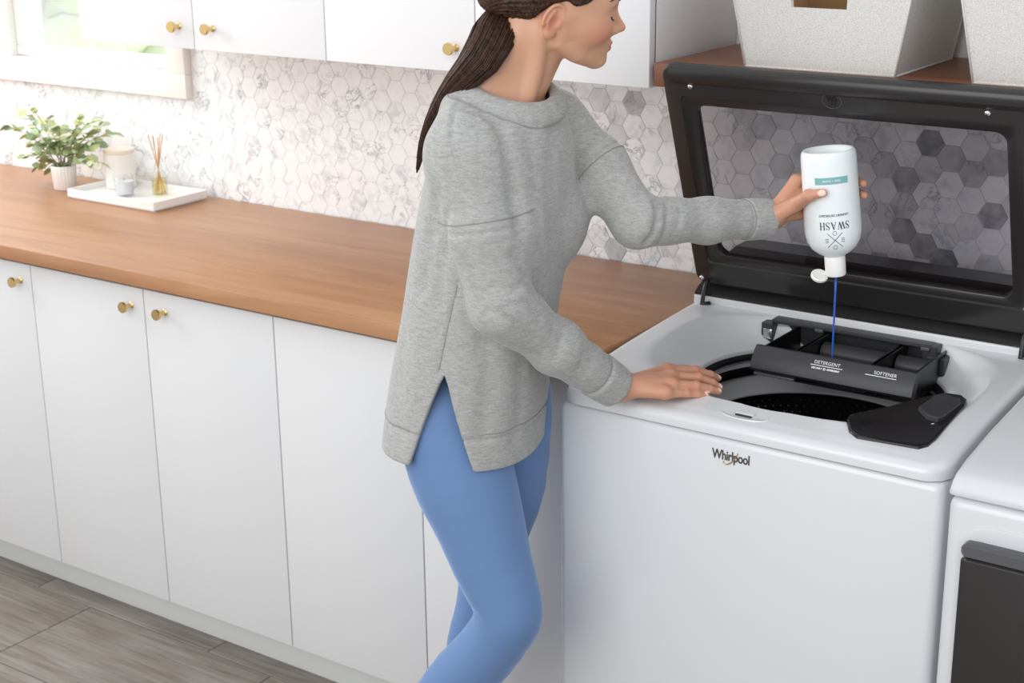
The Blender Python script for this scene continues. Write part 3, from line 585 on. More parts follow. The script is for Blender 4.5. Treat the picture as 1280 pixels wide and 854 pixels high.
V, Fs = text_mesh('r i', 0.010, 0.0005); mesh_obj('emblem_mark', [tuple(c+np.array([x+0.002, 0, 0])+lu*(y-0.010)+ln*0.0007) for x, y, z in V], Fs, 'deep_black', em)
# hinge arms
for x in (0.030, 0.655):
    pth = spline([(x, -0.236, 0.984), (x, -0.252, 0.967), (x, -0.260, 0.948), (x, -0.264, 0.931)], 14); v1 = tube(pth, 0.0048, 8, 0.7); v2 = tube([(x, -0.264, 0.932), (x+0.014, -0.256, 0.934)], 0.0050, 8)
    v, f = join([v1, v2]); mesh_obj('hinge_arm', v, f, 'deep_black', wm, smooth=True)

# ================================================================== dryer
dx0, dx1, dyf = 0.7135, 1.40, -0.765
dry = thing('clothes_dryer', ((dx0+dx1)/2, -0.4, 0), 'white clothes dryer with a dark door beside the washing machine', 'dryer')
bm_obj('cabinet_body', box_bm((dx0, dyf, 0.02), (dx1, -0.05, 0.8665), 0.016, 4), 'appliance_white', dry, auto=40)
prof = [(-0.765, 0.870), (-0.7665, 0.8755), (-0.765, 0.882), (-0.758, 0.891), (-0.745, 0.898), (-0.70, 0.9065), (-0.60, 0.9185), (-0.45, 0.9285), (-0.25, 0.934), (-0.06, 0.935), (-0.05, 0.93), (-0.05, 0.870)]
V = []; n = len(prof)
for x, ins in ((dx0, 0.006), (dx0+0.003, 0.002), (dx0+0.009, 0.0), (dx1-0.009, 0.0), (dx1-0.003, 0.002), (dx1, 0.006)):
    for y, z in prof: V.append((x, max(y, prof[1][0])+(ins if y < -0.7 else 0), z-(ins if z > 0.88 else 0)))
Fs = [tuple(range(n))[::-1], tuple(range(5*n, 6*n))]+[(k*n+i, k*n+(i+1) % n, (k+1)*n+(i+1) % n, (k+1)*n+i) for k in range(5) for i in range(n)]
mesh_obj('top_panel', V, Fs, 'appliance_white', dry, auto=35)
for fx in (dx0+0.06, dx1-0.06):
    for fy in (-0.70, -0.1):
        v, f = lathe([(0.0, 0.0), (0.02, 0.0), (0.02, 0.0215), (0.0, 0.0215)], (fx, fy, 0), 16, None, False); mesh_obj('foot', v, f, 'black_plastic', dry)
def dr_ring(x0_, x1_, z0_, z1_, r, y): return [(x, y, z) for x, z in rrect(x0_, x1_, z0_, z1_, r, 8)]
v, f = loft([dr_ring(0.733, 1.38, 0.12, 0.832, 0.05, dyf+0.002), dr_ring(0.733, 1.38, 0.12, 0.832, 0.05, dyf-0.002), dr_ring(0.738, 1.375, 0.125, 0.827, 0.046, dyf-0.003), dr_ring(0.7445, 1.3685, 0.131, 0.808, 0.034, dyf-0.0005), dr_ring(0.7445, 1.3685, 0.131, 0.808, 0.034, dyf+0.002)]); mesh_obj('door_surround', v, f, 'appliance_white', dry, auto=40)
v, f = loft([dr_ring(0.745, 1.368, 0.132, 0.783, 0.006, dyf-0.0005), dr_ring(0.745, 1.368, 0.132, 0.783, 0.006, dyf-0.016), dr_ring(0.749, 1.364, 0.136, 0.780, 0.005, dyf-0.019)], True, (True, True)); dd = mesh_obj('door', v, f, 'black_gloss', dry, auto=40)
v, f = loft([dr_ring(0.745, 1.368, 0.7845, 0.806, 0.009, dyf-0.0005), dr_ring(0.745, 1.368, 0.7845, 0.806, 0.009, dyf-0.018), dr_ring(0.749, 1.364, 0.7870, 0.803, 0.007, dyf-0.022)], True, (True, True)); mesh_obj('handle', v, f, 'gray_gloss', dd, auto=40)

# ================================================================== signed-distance modelling
def sd_cone(P, a, b, ra, rb):
    a = np.asarray(a, float); ab = np.asarray(b, float)-a; t = np.clip(((P-a)@ab)/(ab@ab), 0, 1)
    return np.linalg.norm(P-(a+t[:, None]*ab), axis=1)-(ra+(rb-ra)*t)
def sd_ell(P, c, r, Rm=None):
    q = P-np.asarray(c, float)
    if Rm is not None: q = q@Rm
    r = np.asarray(r, float); k0 = np.linalg.norm(q/r, axis=1); k1 = np.linalg.norm(q/(r*r), axis=1)+1e-9
    return k0*(k0-1)/k1
def smin(a, b, k):
    h = np.clip(0.5+0.5*(b-a)/k, 0, 1); return b+(a-b)*h-k*h*(1-h)
def smax(a, b, k): return -smin(-a, -b, k)
def chain(P, pts, rad, k=0.0):
    d = None
    for i in range(len(pts)-1):
        e = sd_cone(P, pts[i], pts[i+1], rad[i], rad[i+1]); d = e if d is None else (smin(d, e, k) if k else np.minimum(d, e))
    return d
def seg_dist(P, pts):
    d = np.full(len(P), 9.0)
    for i in range(len(pts)-1): d = np.minimum(d, sd_cone(P, pts[i], pts[i+1], 0, 0))
    return d
def surface(f, lo, hi, h, B=6, margin=1.7, newton=2):
    lo = np.asarray(lo, float); n = (np.ceil((np.asarray(hi)-lo)/h/B).astype(int))*B; nb = n//B
    g = np.stack(np.meshgrid(*[np.arange(k) for k in nb], indexing='ij'), -1).reshape(-1, 3)
    dc = np.concatenate([f(lo+(c*B+(B-1)/2)*h) for c in np.array_split(g, max(1, len(g)//200000))])
    keep = (np.abs(dc) < B*h*0.87*margin).reshape(nb)
    D = np.repeat(np.repeat(np.repeat(np.where(dc < 0, -1.0, 1.0).astype(np.float32).reshape(nb), B, 0), B, 1), B, 2)
    mask = np.repeat(np.repeat(np.repeat(keep, B, 0), B, 1), B, 2); idx = np.argwhere(mask)
    D[mask] = np.concatenate([f(lo+c*h) for c in np.array_split(idx, max(1, len(idx)//250000))]).astype(np.float32)
    S = D < 0; cnt = np.zeros(tuple(n-1), np.int8); offs = [(i, j, k) for i in (0, 1) for j in (0, 1) for k in (0, 1)]
    for i, j, k in offs: cnt += S[i:n[0]-1+i, j:n[1]-1+j, k:n[2]-1+k]
    act = (cnt > 0) & (cnt < 8); ci = np.argwhere(act); vid = np.full(act.shape, -1, np.int64); vid[act] = np.arange(len(ci))
    val = {o: D[ci[:, 0]+o[0], ci[:, 1]+o[1], ci[:, 2]+o[2]] for o in offs}; pos = np.zeros((len(ci), 3)); c = np.zeros(len(ci))
    for a in offs:
        for ax in range(3):
            if a[ax]: continue
            b = list(a); b[ax] = 1; b = tuple(b); va, vb = val[a], val[b]; x = (va < 0) != (vb < 0); t = np.where(x, va/np.where(x, va-vb, 1), 0)
            p = np.tile(np.array(a, float), (len(ci), 1)); p[:, ax] += t; pos += p*x[:, None]; c += x
    V = lo+(ci+pos/np.maximum(c, 1)[:, None])*h; quads = []
    for ax in range(3):
        u, w = (ax+1) % 3, (ax+2) % 3; sl = [slice(1, k-1) for k in n]; a = [slice(1, k-1) for k in n]; b = list(a); b[ax] = slice(2, n[ax])
        A, Bm = S[tuple(a)], S[tuple(b)]; e = np.argwhere(A != Bm)+1; ins = S[e[:, 0], e[:, 1], e[:, 2]]
        def cell(du, dw):
            q = e.copy(); q[:, u] += du; q[:, w] += dw; return vid[q[:, 0], q[:, 1], q[:, 2]]
        Q = np.stack([cell(-1, -1), cell(0, -1), cell(0, 0), cell(-1, 0)], 1); Q[~ins] = Q[~ins][:, ::-1]; quads.append(Q)
    Q = np.concatenate(quads); Q = Q[(Q >= 0).all(1)]
    for _ in range(newton):
        d = f(V); e = h*0.25; G = np.stack([(f(V+np.eye(3)[i]*e)-f(V-np.eye(3)[i]*e))/(2*e) for i in range(3)], 1)
        st = d/np.maximum((G*G).sum(1), 0.25); st = np.clip(st, -h*0.6, h*0.6); V = V-G*st[:, None]
    return V, Q
def np_mesh(name, V, Q, material, parent, tint=None):
    o = mesh_obj(name, V, Q, material, parent, smooth=True)
    if tint is not None:
        a = o.data.attributes.new('tint', 'FLOAT_COLOR', 'POINT'); a.data.foreach_set('color', np.c_[tint, np.ones(len(tint))].astype(np.float32).ravel())
    return o
def smooth_table(z, vals, zz, s=0.03):
    t = np.stack([np.interp(zz, z, v) for v in vals]); k = np.exp(-0.5*(np.arange(-30, 31)*(zz[1]-zz[0])/s)**2); k /= k.sum()
    return np.stack([np.convolve(np.pad(r, 30, mode='edge'), k, 'valid') for r in t])

# ================================================================== person
pa = np.array
person = thing('person', (-0.13, -0.85, 0.0), 'woman in grey sweatshirt and blue leggings pouring detergent into the washer', 'person')
# joints (metres)
RS, RE, RW = pa([-0.016, -0.962, 1.335]), at_y(627, 382, -0.965), at_y(768, 483, -0.757)
LS, LE, LW = pa([-0.020, -0.715, 1.340]), at_y(797, 277, -0.715), at_y(958, 274, -0.472)
# ---- sweatshirt torso table
TZ = np.linspace(0.60, 1.60, 401)
tz_ = [0.60, 0.74, 0.83, 0.92, 1.04, 1.18, 1.26, 1.32, 1.365, 1.40, 1.44, 1.60]
TT = smooth_table(tz_, [[-.128, -.120, -.114, -.102, -.078, -.048, -.032, -.022, -.022, -.028, -.034, -.034],      # cx
                        [-.850, -.850, -.850, -.850, -.850, -.850, -.852, -.855, -.855, -.855, -.855, -.855],    # cy
                        [.186, .184, .180, .172, .162, .154, .148, .138, .116, .094, .070, .03],                 # half width
                        [.138, .137, .135, .131, .125, .122, .117, .107, .099, .092, .078, .03]], TZ, 0.022)     # half depth
def body_yaw(z): return np.radians(np.interp(z, [0.85, 1.05, 1.30, 1.45], [20, 18, 10, 6]))
def torso_uv(P):
    cx, cy = np.interp(P[:, 2], TZ, TT[0]), np.interp(P[:, 2], TZ, TT[1]); ph = body_yaw(P[:, 2]); c, s = np.cos(ph), np.sin(ph); dx, dy = P[:, 0]-cx, P[:, 1]-cy
    return dx*c+dy*s, -dx*s+dy*c          # forwards, to her left
def torso(P, grow=0.0, uv=None):
    a, b = np.interp(P[:, 2], TZ, TT[2])+grow, np.interp(P[:, 2], TZ, TT[3])+grow; v, u = torso_uv(P) if uv is None else uv; n = 2.25
    return ((np.abs(u/a)**n+np.abs(v/b)**n+1e-12)**(1/n)-1)*np.minimum(a, b)
# neckline: an ellipse in a plane tilted forwards
NB0, NF0 = at_y(590, 88, -0.862), at_y(684, 131, -0.845); NC = (NB0+NF0)/2; NU = (NF0-NB0)/2; nu_ = np.linalg.norm(NU); NUh = NU/nu_; NW = pa([-NUh[1], NUh[0], 0.12]); NW = NW-NUh*(NW@NUh); NW /= np.linalg.norm(NW); NN = np.cross(NUh, NW); NN = NN if NN[2] > 0 else -NN; nw_ = 0.070
def neck_coords(P): q = P-NC; return q@NUh, q@NW, q@NN
def neck_loop(s, n, k=28): return [NC+NU*s*math.cos(a)+NW*nw_*s*math.sin(a)+NN*n for a in np.linspace(0, 2*math.pi, k+1)]
SLx, SLz = -0.046, 0.985      # top of the side slit
rarm = [RS, RS*0.5+RE*0.5+pa([0.004, -0.008, 0.0]), RE, RE*0.5+RW*0.5+pa([0, 0, -0.004]), RW]; rrad = [0.060, 0.054, 0.0500, 0.0425, 0.0345]
larm = [LS, LS*0.5+LE*0.5+pa([0.008, 0, 0.014]), LE, LE*0.5+LW*0.5, LW]; lrad = [0.058, 0.047, 0.0415, 0.0365, 0.0325]
def along(P, a, b): ab = b-a; return ((P-a)@ab)/np.linalg.norm(ab)
def gauss(x, w): return np.exp(-(x/w)**2)
folds = []   # (polyline, depth, width)
def at_list(pts): return [at_y(*p) for p in pts]
def sweater(P):
    d = torso(P)
    ra = chain(P, rarm, rrad, 0.02); la = chain(P, larm, lrad, 0.02)
    tr = along(P, RW, RE); tl = along(P, LW, LE); fr = np.linalg.norm(RE-RW); fl = np.linalg.norm(LE-LW)
    # cuffs: folded bands at the wrists
    lr = np.linalg.norm(P-(RW+np.clip(tr, 0, fr)[:, None]*(RE-RW)/fr), axis=1); ll = np.linalg.norm(P-(LW+np.clip(tl, 0, fl)[:, None]*(LE-LW)/fl), axis=1)
    ra = ra-0.0028*sstep((0.050-tr)/0.006)*(lr < 0.07)+0.002*gauss(tr-0.051, 0.0035)*(lr < 0.07)
    la = la-0.0026*sstep((0.052-tl)/0.006)*(ll < 0.07)+0.002*gauss(tl-0.053, 0.0035)*(ll < 0.07)
    # dropped shoulder seams
    sr = along(P, RS, RE); sl = along(P, LS, LE)
    ra = ra+0.0028*gauss(sr-0.110-0.12*(P[:, 0]-RS[0]), 0.0030); la = la+0.0028*gauss(sl-0.100, 0.0030)
    # loose cloth ripples on the arms
    ra = ra+0.0022*np.sin(tr*70+6*P[:, 2])*sstep((fr+0.03-tr)/0.1)*sstep(tr/0.06-0.9); la = la+0.0018*np.sin(tl*62+9*P[:, 2])*sstep(tl/0.06-0.9)*sstep((fl+0.02-tl)/0.08)
    ra = np.maximum(ra, -tr-0.001); la = np.maximum(la, -tl-0.001)
    kr = 0.004+0.040*sstep(1-sr/0.13); kl = 0.004+0.040*sstep(1-sl/0.08); d = smin(d, ra, kr); d = smin(d, la, kl)
    # shoulder yoke
    d = smin(d, sd_cone(P, RS+pa([0, 0.015, 0.012]), pa([-0.03, -0.90, 1.415]), 0.050, 0.030), 0.05); d = smin(d, sd_cone(P, LS+pa([0, -0.015, 0.012]), pa([-0.03, -0.80, 1.415]), 0.048, 0.030), 0.05)
    # bust
    for sy in (-0.07, 0.065): d = smin(d, sd_ell(P, (0.026, -0.852+sy, 1.205), (0.060, 0.062, 0.070)), 0.035)
    # broad soft undulation
    d = d+0.0028*np.sin(P[:, 0]*34+P[:, 1]*21+np.sin(P[:, 2]*9)*1.6)*sstep((1.30-P[:, 2])/0.25)*sstep((tr-0.30)/0.15)
    for pts, dep, w in folds:
        A = np.array(pts); near = ((P > A.min(0)-2.6*w) & (P < A.max(0)+2.6*w)).all(1)
        if near.any(): d[near] += dep*gauss(seg_dist(P[near], pts), w)
    # crew neck: clear everything inside and above the neckline, then lay the band on
    nu, nw, nn = neck_coords(P); rr = np.sqrt((nu/nu_)**2+(nw/nw_)**2); g = (rr-1)*0.074
    d = smax(d, -np.maximum(g-0.002, -0.09-nn), 0.004); d = np.where(rr < 1.75, smax(d, nn-0.002+0.30*np.maximum(g, 0), 0.008), d)
    near = (rr > 0.7) & (rr < 1.9) & (np.abs(nn) < 0.06)
    if near.any():
        Pn = P[near]; bd_ = None
        for sc, dn in ((1.03, 0.003), (1.10, 0.0), (1.17, -0.0045), (1.24, -0.010), (1.30, -0.0155)):
            e = chain(Pn, neck_loop(sc, dn, 20), [0.0070]*21); bd_ = e if bd_ is None else smin(bd_, e, 0.006)
        dn_ = d[near]; d[near] = smin(dn_, bd_, 0.0012)
    d = d+0.0022*gauss((rr-1.385)*0.074, 0.0032)*(np.abs(nn) < 0.06)
    # hem band groove, hem line and side slits
    uv = torso_uv(P); zh = 0.824+0.012*np.sin(P[:, 1]*9)
    d = d+0.0028*gauss(P[:, 2]-zh-0.056, 0.0028)*(P[:, 2] < 0.95)
    d = np.maximum(d, -np.maximum(torso(P, -0.015, uv), P[:, 2]-1.03)); d = smax(d, zh-P[:, 2], 0.003)
    dz = SLz-P[:, 2]; e0 = 0.002*sstep(dz/0.02); sl_ = np.maximum(np.maximum(uv[0]-0.36*dz-e0, -0.27*dz-e0-uv[0]), P[:, 2]-SLz)
    d = smax(d, -np.maximum(sl_, uv[1]+0.07), 0.003); d = smax(d, -np.maximum(sl_, 0.07-uv[1]), 0.003)
    # open cuffs
    d = np.maximum(d, -np.maximum(lr-0.0300, np.maximum(tr-0.035, -tr-0.01))); d = np.maximum(d, -np.maximum(ll-0.0285, np.maximum(tl-0.035, -tl-0.01)))
    return d*0.9
def cloth_hit(px):
    d = _f+_r*(px[0]-640)/F-_u*(px[1]-427)/F; ts = np.linspace(1.9, 3.1, 400); v_ = sweater(CAM+ts[:, None]*d); k = np.argmax(v_ < 0)
    return CAM+ts[k if v_[k] < 0 else int(np.argmin(v_))]*d
new_folds = [([(574, 350), (560, 410), (549, 466)], 0.0022, 0.0032), ([(579, 108), (568, 140), (565, 175), (574, 215), (588, 245)], 0.0040, 0.0055),
    ([(622, 155), (634, 192), (641, 235), (650, 290)], 0.0070, 0.0130), ([(644, 318), (662, 356), (690, 392)], 0.0045, 0.0090),
    ([(820, 257), (821, 276), (807, 304)], 0.0070, 0.0060), ([(834, 258), (832, 280), (824, 303)], 0.0040, 0.0055), ([(808, 250), (812, 268), (801, 292)], -0.0030, 0.0070), ([(850, 262), (847, 282)], 0.0020, 0.0060),
    ([(545, 250), (538, 300), (530, 360)], 0.0060, 0.0140), ([(560, 265), (552, 320), (548, 380)], 0.0050, 0.0110), ([(604, 425), (612, 480), (604, 540)], 0.0045, 0.0180), ([(650, 455), (652, 505), (644, 548)], 0.0040, 0.0150),
    ([(612, 388), (640, 402), (668, 424)], 0.0040, 0.0070), ([(616, 362), (640, 366), (656, 352)], 0.0035, 0.0080), ([(640, 380), (660, 382), (676, 398)], 0.0030, 0.0070), ([(728, 440), (722, 462)], 0.0025, 0.0060), ([(700, 425), (694, 448)], 0.0020, 0.0070),
    ([(690, 160), (686, 220), (690, 290)], 0.0040, 0.0200), ([(664, 170), (668, 240), (676, 310)], 0.0030, 0.0160), ([(536, 190), (545, 225), (552, 250)], 0.0030, 0.0100), ([(505, 420), (500, 480), (500, 540)], 0.0030, 0.0180), ([(742, 160), (728, 195), (722, 230)], 0.0030, 0.0090)]
folds = [([cloth_hit(q) for q in pts], dep, w) for pts, dep, w in new_folds]
V, Q = surface(sweater, (-0.33, -1.10, 0.74), (0.30, -0.42, 1.47), 0.0034); shirt = np_mesh('sweatshirt', V, Q, 'jersey', person)
# stitched seams laid on the cloth
def on_cloth(pts, lift=0.0):
    W = np.array(pts, float)
    for _ in range(6):
        d = sweater(W); G = np.stack([(sweater(W+np.eye(3)[i]*0.002)-sweater(W-np.eye(3)[i]*0.002))/0.004 for i in range(3)], 1); W = W-G*np.clip((d-lift)/np.maximum((G*G).sum(1), 0.3), -0.012, 0.012)[:, None]
    return W
def seam(pts, r=0.0011): v, f = tube(on_cloth(pts), r, 6); mesh_obj('seam', v, f, 'jersey_seam', shirt, smooth=True)
def ring_about(c, ax, r, k=40, a0=0, a1=2*math.pi):
    ax = ax/np.linalg.norm(ax); e = np.cross(ax, [0, 0, 1.0]); e /= np.linalg.norm(e); g = np.cross(ax, e); return [c+(e*math.cos(a)+g*math.sin(a))*r for a in np.linspace(a0, a1, k)]
seam(neck_loop(1.385, -0.021, 60), 0.0012)
seam(ring_about(RS+(RE-RS)*0.42, RE-RS+pa([-0.03, 0, 0]), 0.056, 50), 0.0012)
seam(ring_about(LS+(LE-LS)*0.50, LE-LS, 0.05, 50), 0.0012)
for A, B_, r_ in ((RW, RE, 0.040), (LW, LE, 0.038)): seam(ring_about(A+(B_-A)/np.linalg.norm(B_-A)*0.0515, B_-A, r_, 40))
seam(spline([cloth_hit(q) for q in ((572, 356), (560, 410), (549, 462))], 20))
hp_ = []
for vv, uu in [(0.075*t, -0.185) for t in np.linspace(0.9, 1, 2)]+[(0.135*math.sin(a), -0.18*math.cos(a)) for a in np.linspace(0.42, 2.6, 40)]:
    ph = float(body_yaw(0.88)); hp_.append(pa([-0.112+vv*math.cos(ph)-uu*math.sin(ph), -0.85+vv*math.sin(ph)+uu*math.cos(ph), 0.880]))
seam(hp_[4:])
hp_ = []
for a in np.linspace(-0.36, -1.9, 30):
    vv, uu = 0.135*math.sin(a), -0.18*math.cos(a); hp_.append(pa([-0.112+vv*math.cos(ph)-uu*math.sin(ph), -0.85+vv*math.sin(ph)+uu*math.cos(ph), 0.880]))
seam(hp_)

# ---- legs
RLy, LLy = -0.925, -0.782
rleg = [pa([-0.095, -0.920, 0.87]), at_y(578, 592, RLy), at_y(597, 645, RLy), at_y(615, 702, RLy), at_y(635, 757, RLy), at_y(632, 780, RLy), at_y(606, 817, RLy), at_y(574, 850, RLy)]
rrl = [0.090, 0.085, 0.0745, 0.065, 0.055, 0.0525, 0.053, 0.0535]
kd = rleg[-1]-rleg[-2]; kd /= np.linalg.norm(kd); rleg += [rleg[-1]+kd*0.10, rleg[-1]+kd*0.22]; rrl += [0.044, 0.032]
lleg = [pa([-0.085, -0.782, 0.87]), at_y(626, 600, LLy), at_y(612, 670, LLy), at_y(611, 722, LLy), at_y(607, 762, LLy), at_y(594, 806, LLy)]
lrl = [0.088, 0.078, 0.064, 0.052, 0.052, 0.050]
kd2 = pa([-0.22, 0.0, -1.0]); kd2 /= np.linalg.norm(kd2); zt_ = lleg[-1][2]; lleg += [lleg[-1]+kd2*(zt_-0.25), lleg[-1]+kd2*(zt_-0.085)]; lrl += [0.042, 0.032]
def dense(pts, rad, n=22):
    t = np.linspace(0, len(pts)-1, n); return list(spline(pts, n)), list(spline(np.c_[rad, rad, rad], n)[:, 0])
rleg, rrl = dense(rleg, rrl); lleg, lrl = dense(lleg, lrl)
def legs(P, g=0.0):
    d = smin(chain(P, rleg, rrl, 0.012), chain(P, lleg, lrl, 0.012), 0.012)
    return smin(d, sd_ell(P, (-0.112, -0.852, 0.93), (0.100, 0.140, 0.13)), 0.05)-g
ank_r, ank_l = rleg[-1], lleg[-1]
def leggings(P):
    d = legs(P); d = smax(d, P[:, 2]-1.035, 0.004)
    kc = at_list([(588, 762, RLy-0.045), (600, 768, RLy-0.05), (612, 772, RLy-0.05)]); d = d+0.0025*gauss(seg_dist(P, kc), 0.006)
    return np.maximum(d, np.minimum(-along(P, ank_r, rleg[-2])-0.0+0.0, 9)*0+np.where(P[:, 1] < -0.855, -along(P, ank_r, rleg[-2]), -along(P, ank_l, lleg[-2])))
V, Q = surface(leggings, (-0.50, -1.06, 0.02), (0.14, -0.66, 1.05), 0.0048); np_mesh('leggings', V, Q, 'leggings_blue', person)

# ---- head frame
hy, hp, hr = math.radians(44), math.radians(8), math.radians(7)
HR = np.array(Matrix.Rotation(hy, 3, 'Z') @ Matrix.Rotation(hp, 3, 'Y') @ Matrix.Rotation(hr, 3, 'X'))
HS = pa([1.0, 1.0, 0.86])
HO = at_y(692, 25, -0.868)-(pa([-0.010, -0.075, 0.004])*HS)@HR.T      # right ear stays on its pixel
def to_head(P): return ((P-HO)@HR)/HS
def from_head(q): return HO+(np.asarray(q, float)*HS)@HR.T
def skull(q): return smin(sd_ell(q, (-0.012, 0, 0.050), (0.094, 0.0715, 0.083)), sd_ell(q, (0.035, 0, 0.045), (0.058, 0.062, 0.070)), 0.03)
ea = math.radians(-14)
def ear(q, s):
    e = q.copy(); e[:, 1] *= s; e = e-pa([-0.010, 0.0745, 0.004]); c, sn_ = math.cos(ea), math.sin(ea)
    x = c*e[:, 0]+sn_*e[:, 2]; z = -sn_*e[:, 0]+c*e[:, 2]; y = e[:, 1]+0.42*(x+0.004)   # flares outwards to the back
    E = np.stack([x, y, z], 1)
    plate = sd_ell(E, (0.0, 0.0, 0.0), (0.0175, 0.0042, 0.0285)); a = np.linspace(-0.45, 3.75, 15)
    rim = [(0.0155*math.cos(t)-0.001, 0.0035, 0.026*math.sin(t)+0.002) for t in a]
    d = smin(plate, chain(E, rim, [0.0030]*15), 0.003); d = smin(d, sd_ell(E, (0.004, 0.001, -0.026), (0.0085, 0.0048, 0.0095)), 0.006)
    anti = [(-0.004, 0.003, 0.016), (-0.0075, 0.0038, 0.006), (-0.008, 0.0038, -0.006), (-0.003, 0.0035, -0.015)]; d = smin(d, chain(E, anti, [0.0028]*4), 0.003)
    d = smax(d, -sd_ell(E, (0.002, 0.006, -0.003), (0.0070, 0.0075, 0.0110)), 0.003)
    d = smin(d, sd_ell(E, (0.0125, 0.002, -0.004), (0.0035, 0.0040, 0.0065)), 0.003); return d
def face(q):
    m = q.copy(); m[:, 1] = np.abs(m[:, 1]); d = skull(q)
    d = smin(d, sd_ell(q, (0.046, 0, 0.000), (0.050, 0.056, 0.072)), 0.03)
    d = smin(d, chain(m, [(0.004, 0.055, 0.005), (0.008, 0.050, -0.040), (0.040, 0.036, -0.062), (0.076, 0.010, -0.078)], [0.014, 0.014, 0.014, 0.013]), 0.03)
    d = smin(d, sd_ell(m, (0.052, 0.036, -0.012), (0.034, 0.024, 0.026)), 0.025)
    d = smin(d, sd_ell(q, (0.072, 0, -0.045), (0.026, 0.030, 0.032)), 0.02)
    d = smin(d, sd_ell(q, (0.083, 0, -0.076), (0.014, 0.017, 0.0125)), 0.014)
    d = smin(d, sd_cone(m, (0.086, 0.006, 0.036), (0.070, 0.040, 0.037), 0.0105, 0.010), 0.016)
    d = smax(d, -sd_ell(m, (0.101, 0.030, 0.018), (0.017, 0.017, 0.0115)), 0.012)
    d = smin(d, sd_ell(m, (0.0755, 0.0305, 0.017), (0.0150, 0.0155, 0.0135)), 0.004)
    d = d+0.0012*gauss(seg_dist(m, [(0.078, 0.046, 0.016), (0.088, 0.037, 0.0105), (0.090, 0.028, 0.0100), (0.084, 0.018, 0.012)]), 0.0018)
    d = d+0.0010*gauss(seg_dist(m, [(0.076, 0.046, 0.024), (0.087, 0.034, 0.0275), (0.084, 0.018, 0.024)]), 0.0022)
    nose = chain(q, [(0.0885, 0, 0.026), (0.0985, 0, 0.010), (0.1095, 0, -0.007), (0.1130, 0, -0.0125)], [0.0070, 0.0072, 0.0082, 0.0086])
    nose = smin(nose, sd_ell(m, (0.1005, 0.0100, -0.0175), (0.0098, 0.0068, 0.0072)), 0.008); nose = smin(nose, sd_cone(q, (0.0985, 0, -0.020), (0.108, 0, -0.0175), 0.0055, 0.005), 0.006)
    d = smin(d, nose, 0.011); d = smax(d, -sd_ell(m, (0.1040, 0.0060, -0.0262), (0.0060, 0.0030, 0.0035)), 0.002)
    up = chain(m, [(0.1000, 0.0, -0.0425), (0.0985, 0.007, -0.0410), (0.0870, 0.0225, -0.0480)], [0.0046, 0.0046, 0.0020]); lo = chain(m, [(0.0985, 0.0, -0.0520), (0.0965, 0.009, -0.0520), (0.0865, 0.0215, -0.0488)], [0.0056, 0.0050, 0.0018])
    d = smin(d, up, 0.004); d = smin(d, lo, 0.004)
    d = d+0.0016*gauss(seg_dist(m, [(0.106, 0, -0.0473), (0.101, 0.009, -0.0468), (0.089, 0.024, -0.0485)]), 0.0016)
    for s in (-1, 1): d = smin(d, ear(q, s), 0.0045)
    return d
NB = pa([-0.036, -0.853, 1.385])
n0 = from_head((-0.022, 0, -0.01)); n1 = from_head((-0.005, 0, -0.035))
def chest(P): return sd_ell(P, (-0.026, -0.852, 1.335), (0.066, 0.128, 0.084))
def neck(P):
    d = smin(sd_cone(P, n0, NB, 0.048, 0.051), sd_cone(P, n1, NB+pa([0.012, 0, 0]), 0.042, 0.048), 0.02)
    d = smin(d, sd_cone(P, NB, (-0.04, -0.853, 1.28), 0.058, 0.085), 0.03)
    for s in (-1, 1):
        d = smin(d, chain(P, [from_head((-0.022, 0.050*s, -0.022)), from_head((-0.018, 0.046*s, -0.05))*0.62+pa([0.022, -0.852-0.012*-s, 1.385])*0.38, pa([0.026, -0.852+0.014*s, 1.385])], [0.0135, 0.0145, 0.0095]), 0.009)     # neck muscle
        d = smin(d, chain(P, [pa([0.026, -0.852+0.018*s, 1.382]), pa([0.012, -0.852+0.06*s, 1.393]), pa([-0.018, -0.852+0.10*s, 1.380])], [0.0085, 0.0085, 0.007]), 0.018)      # collar bone
        d = smin(d, chain(P, [from_head((-0.05, 0.03*s, -0.03)), pa([-0.050, -0.853+0.060*s, 1.395]), pa([-0.035, -0.853+0.10*s, 1.335])], [0.022, 0.022, 0.018]), 0.03)
    return d
def head_neck(P):
    f_ = face(to_head(P)); d = smin(f_, neck(P), 0.014); d = smin(d, smax(chest(P), 0.0*d-9, 0.01), 0.03)
    return np.maximum(d, 1.30-P[:, 2])
hv_, hq_ = surface(head_neck, (-0.20, -1.02, 1.295), (0.19, -0.66, 1.70), 0.0020)

# ---- hands
def finger(P, pts, rad, k=0.003): return chain(P, pts, rad, k)
zw = 0.0
rW2 = RW+(RE-RW)/np.linalg.norm(RE-RW)*0.06
rh = {'w': at_z(776, 483.5, 0.924), 'i': [at_z(834, 464, 0.926), at_z(869, 463.5, 0.922), at_z(888, 469, 0.911), at_z(897.5, 473, 0.9025)],
      'm': [at_z(838, 471.5, 0.929), at_z(873, 472.5, 0.924), at_z(890, 479, 0.912), at_z(899, 484, 0.9035)],
      'r': [at_z(839, 481.5, 0.926), at_z(870, 482.5, 0.920), at_z(887, 486.5, 0.910), at_z(898, 489.5, 0.9030)],
      'l': [at_z(832, 491.5, 0.918), at_z(858, 491.5, 0.912), at_z(872, 493, 0.9065), at_z(882, 494.5, 0.9020)],
      't': [at_z(792, 476, 0.918), at_z(820, 466, 0.910), at_z(842, 462, 0.904), at_z(860, 461, 0.900)]}
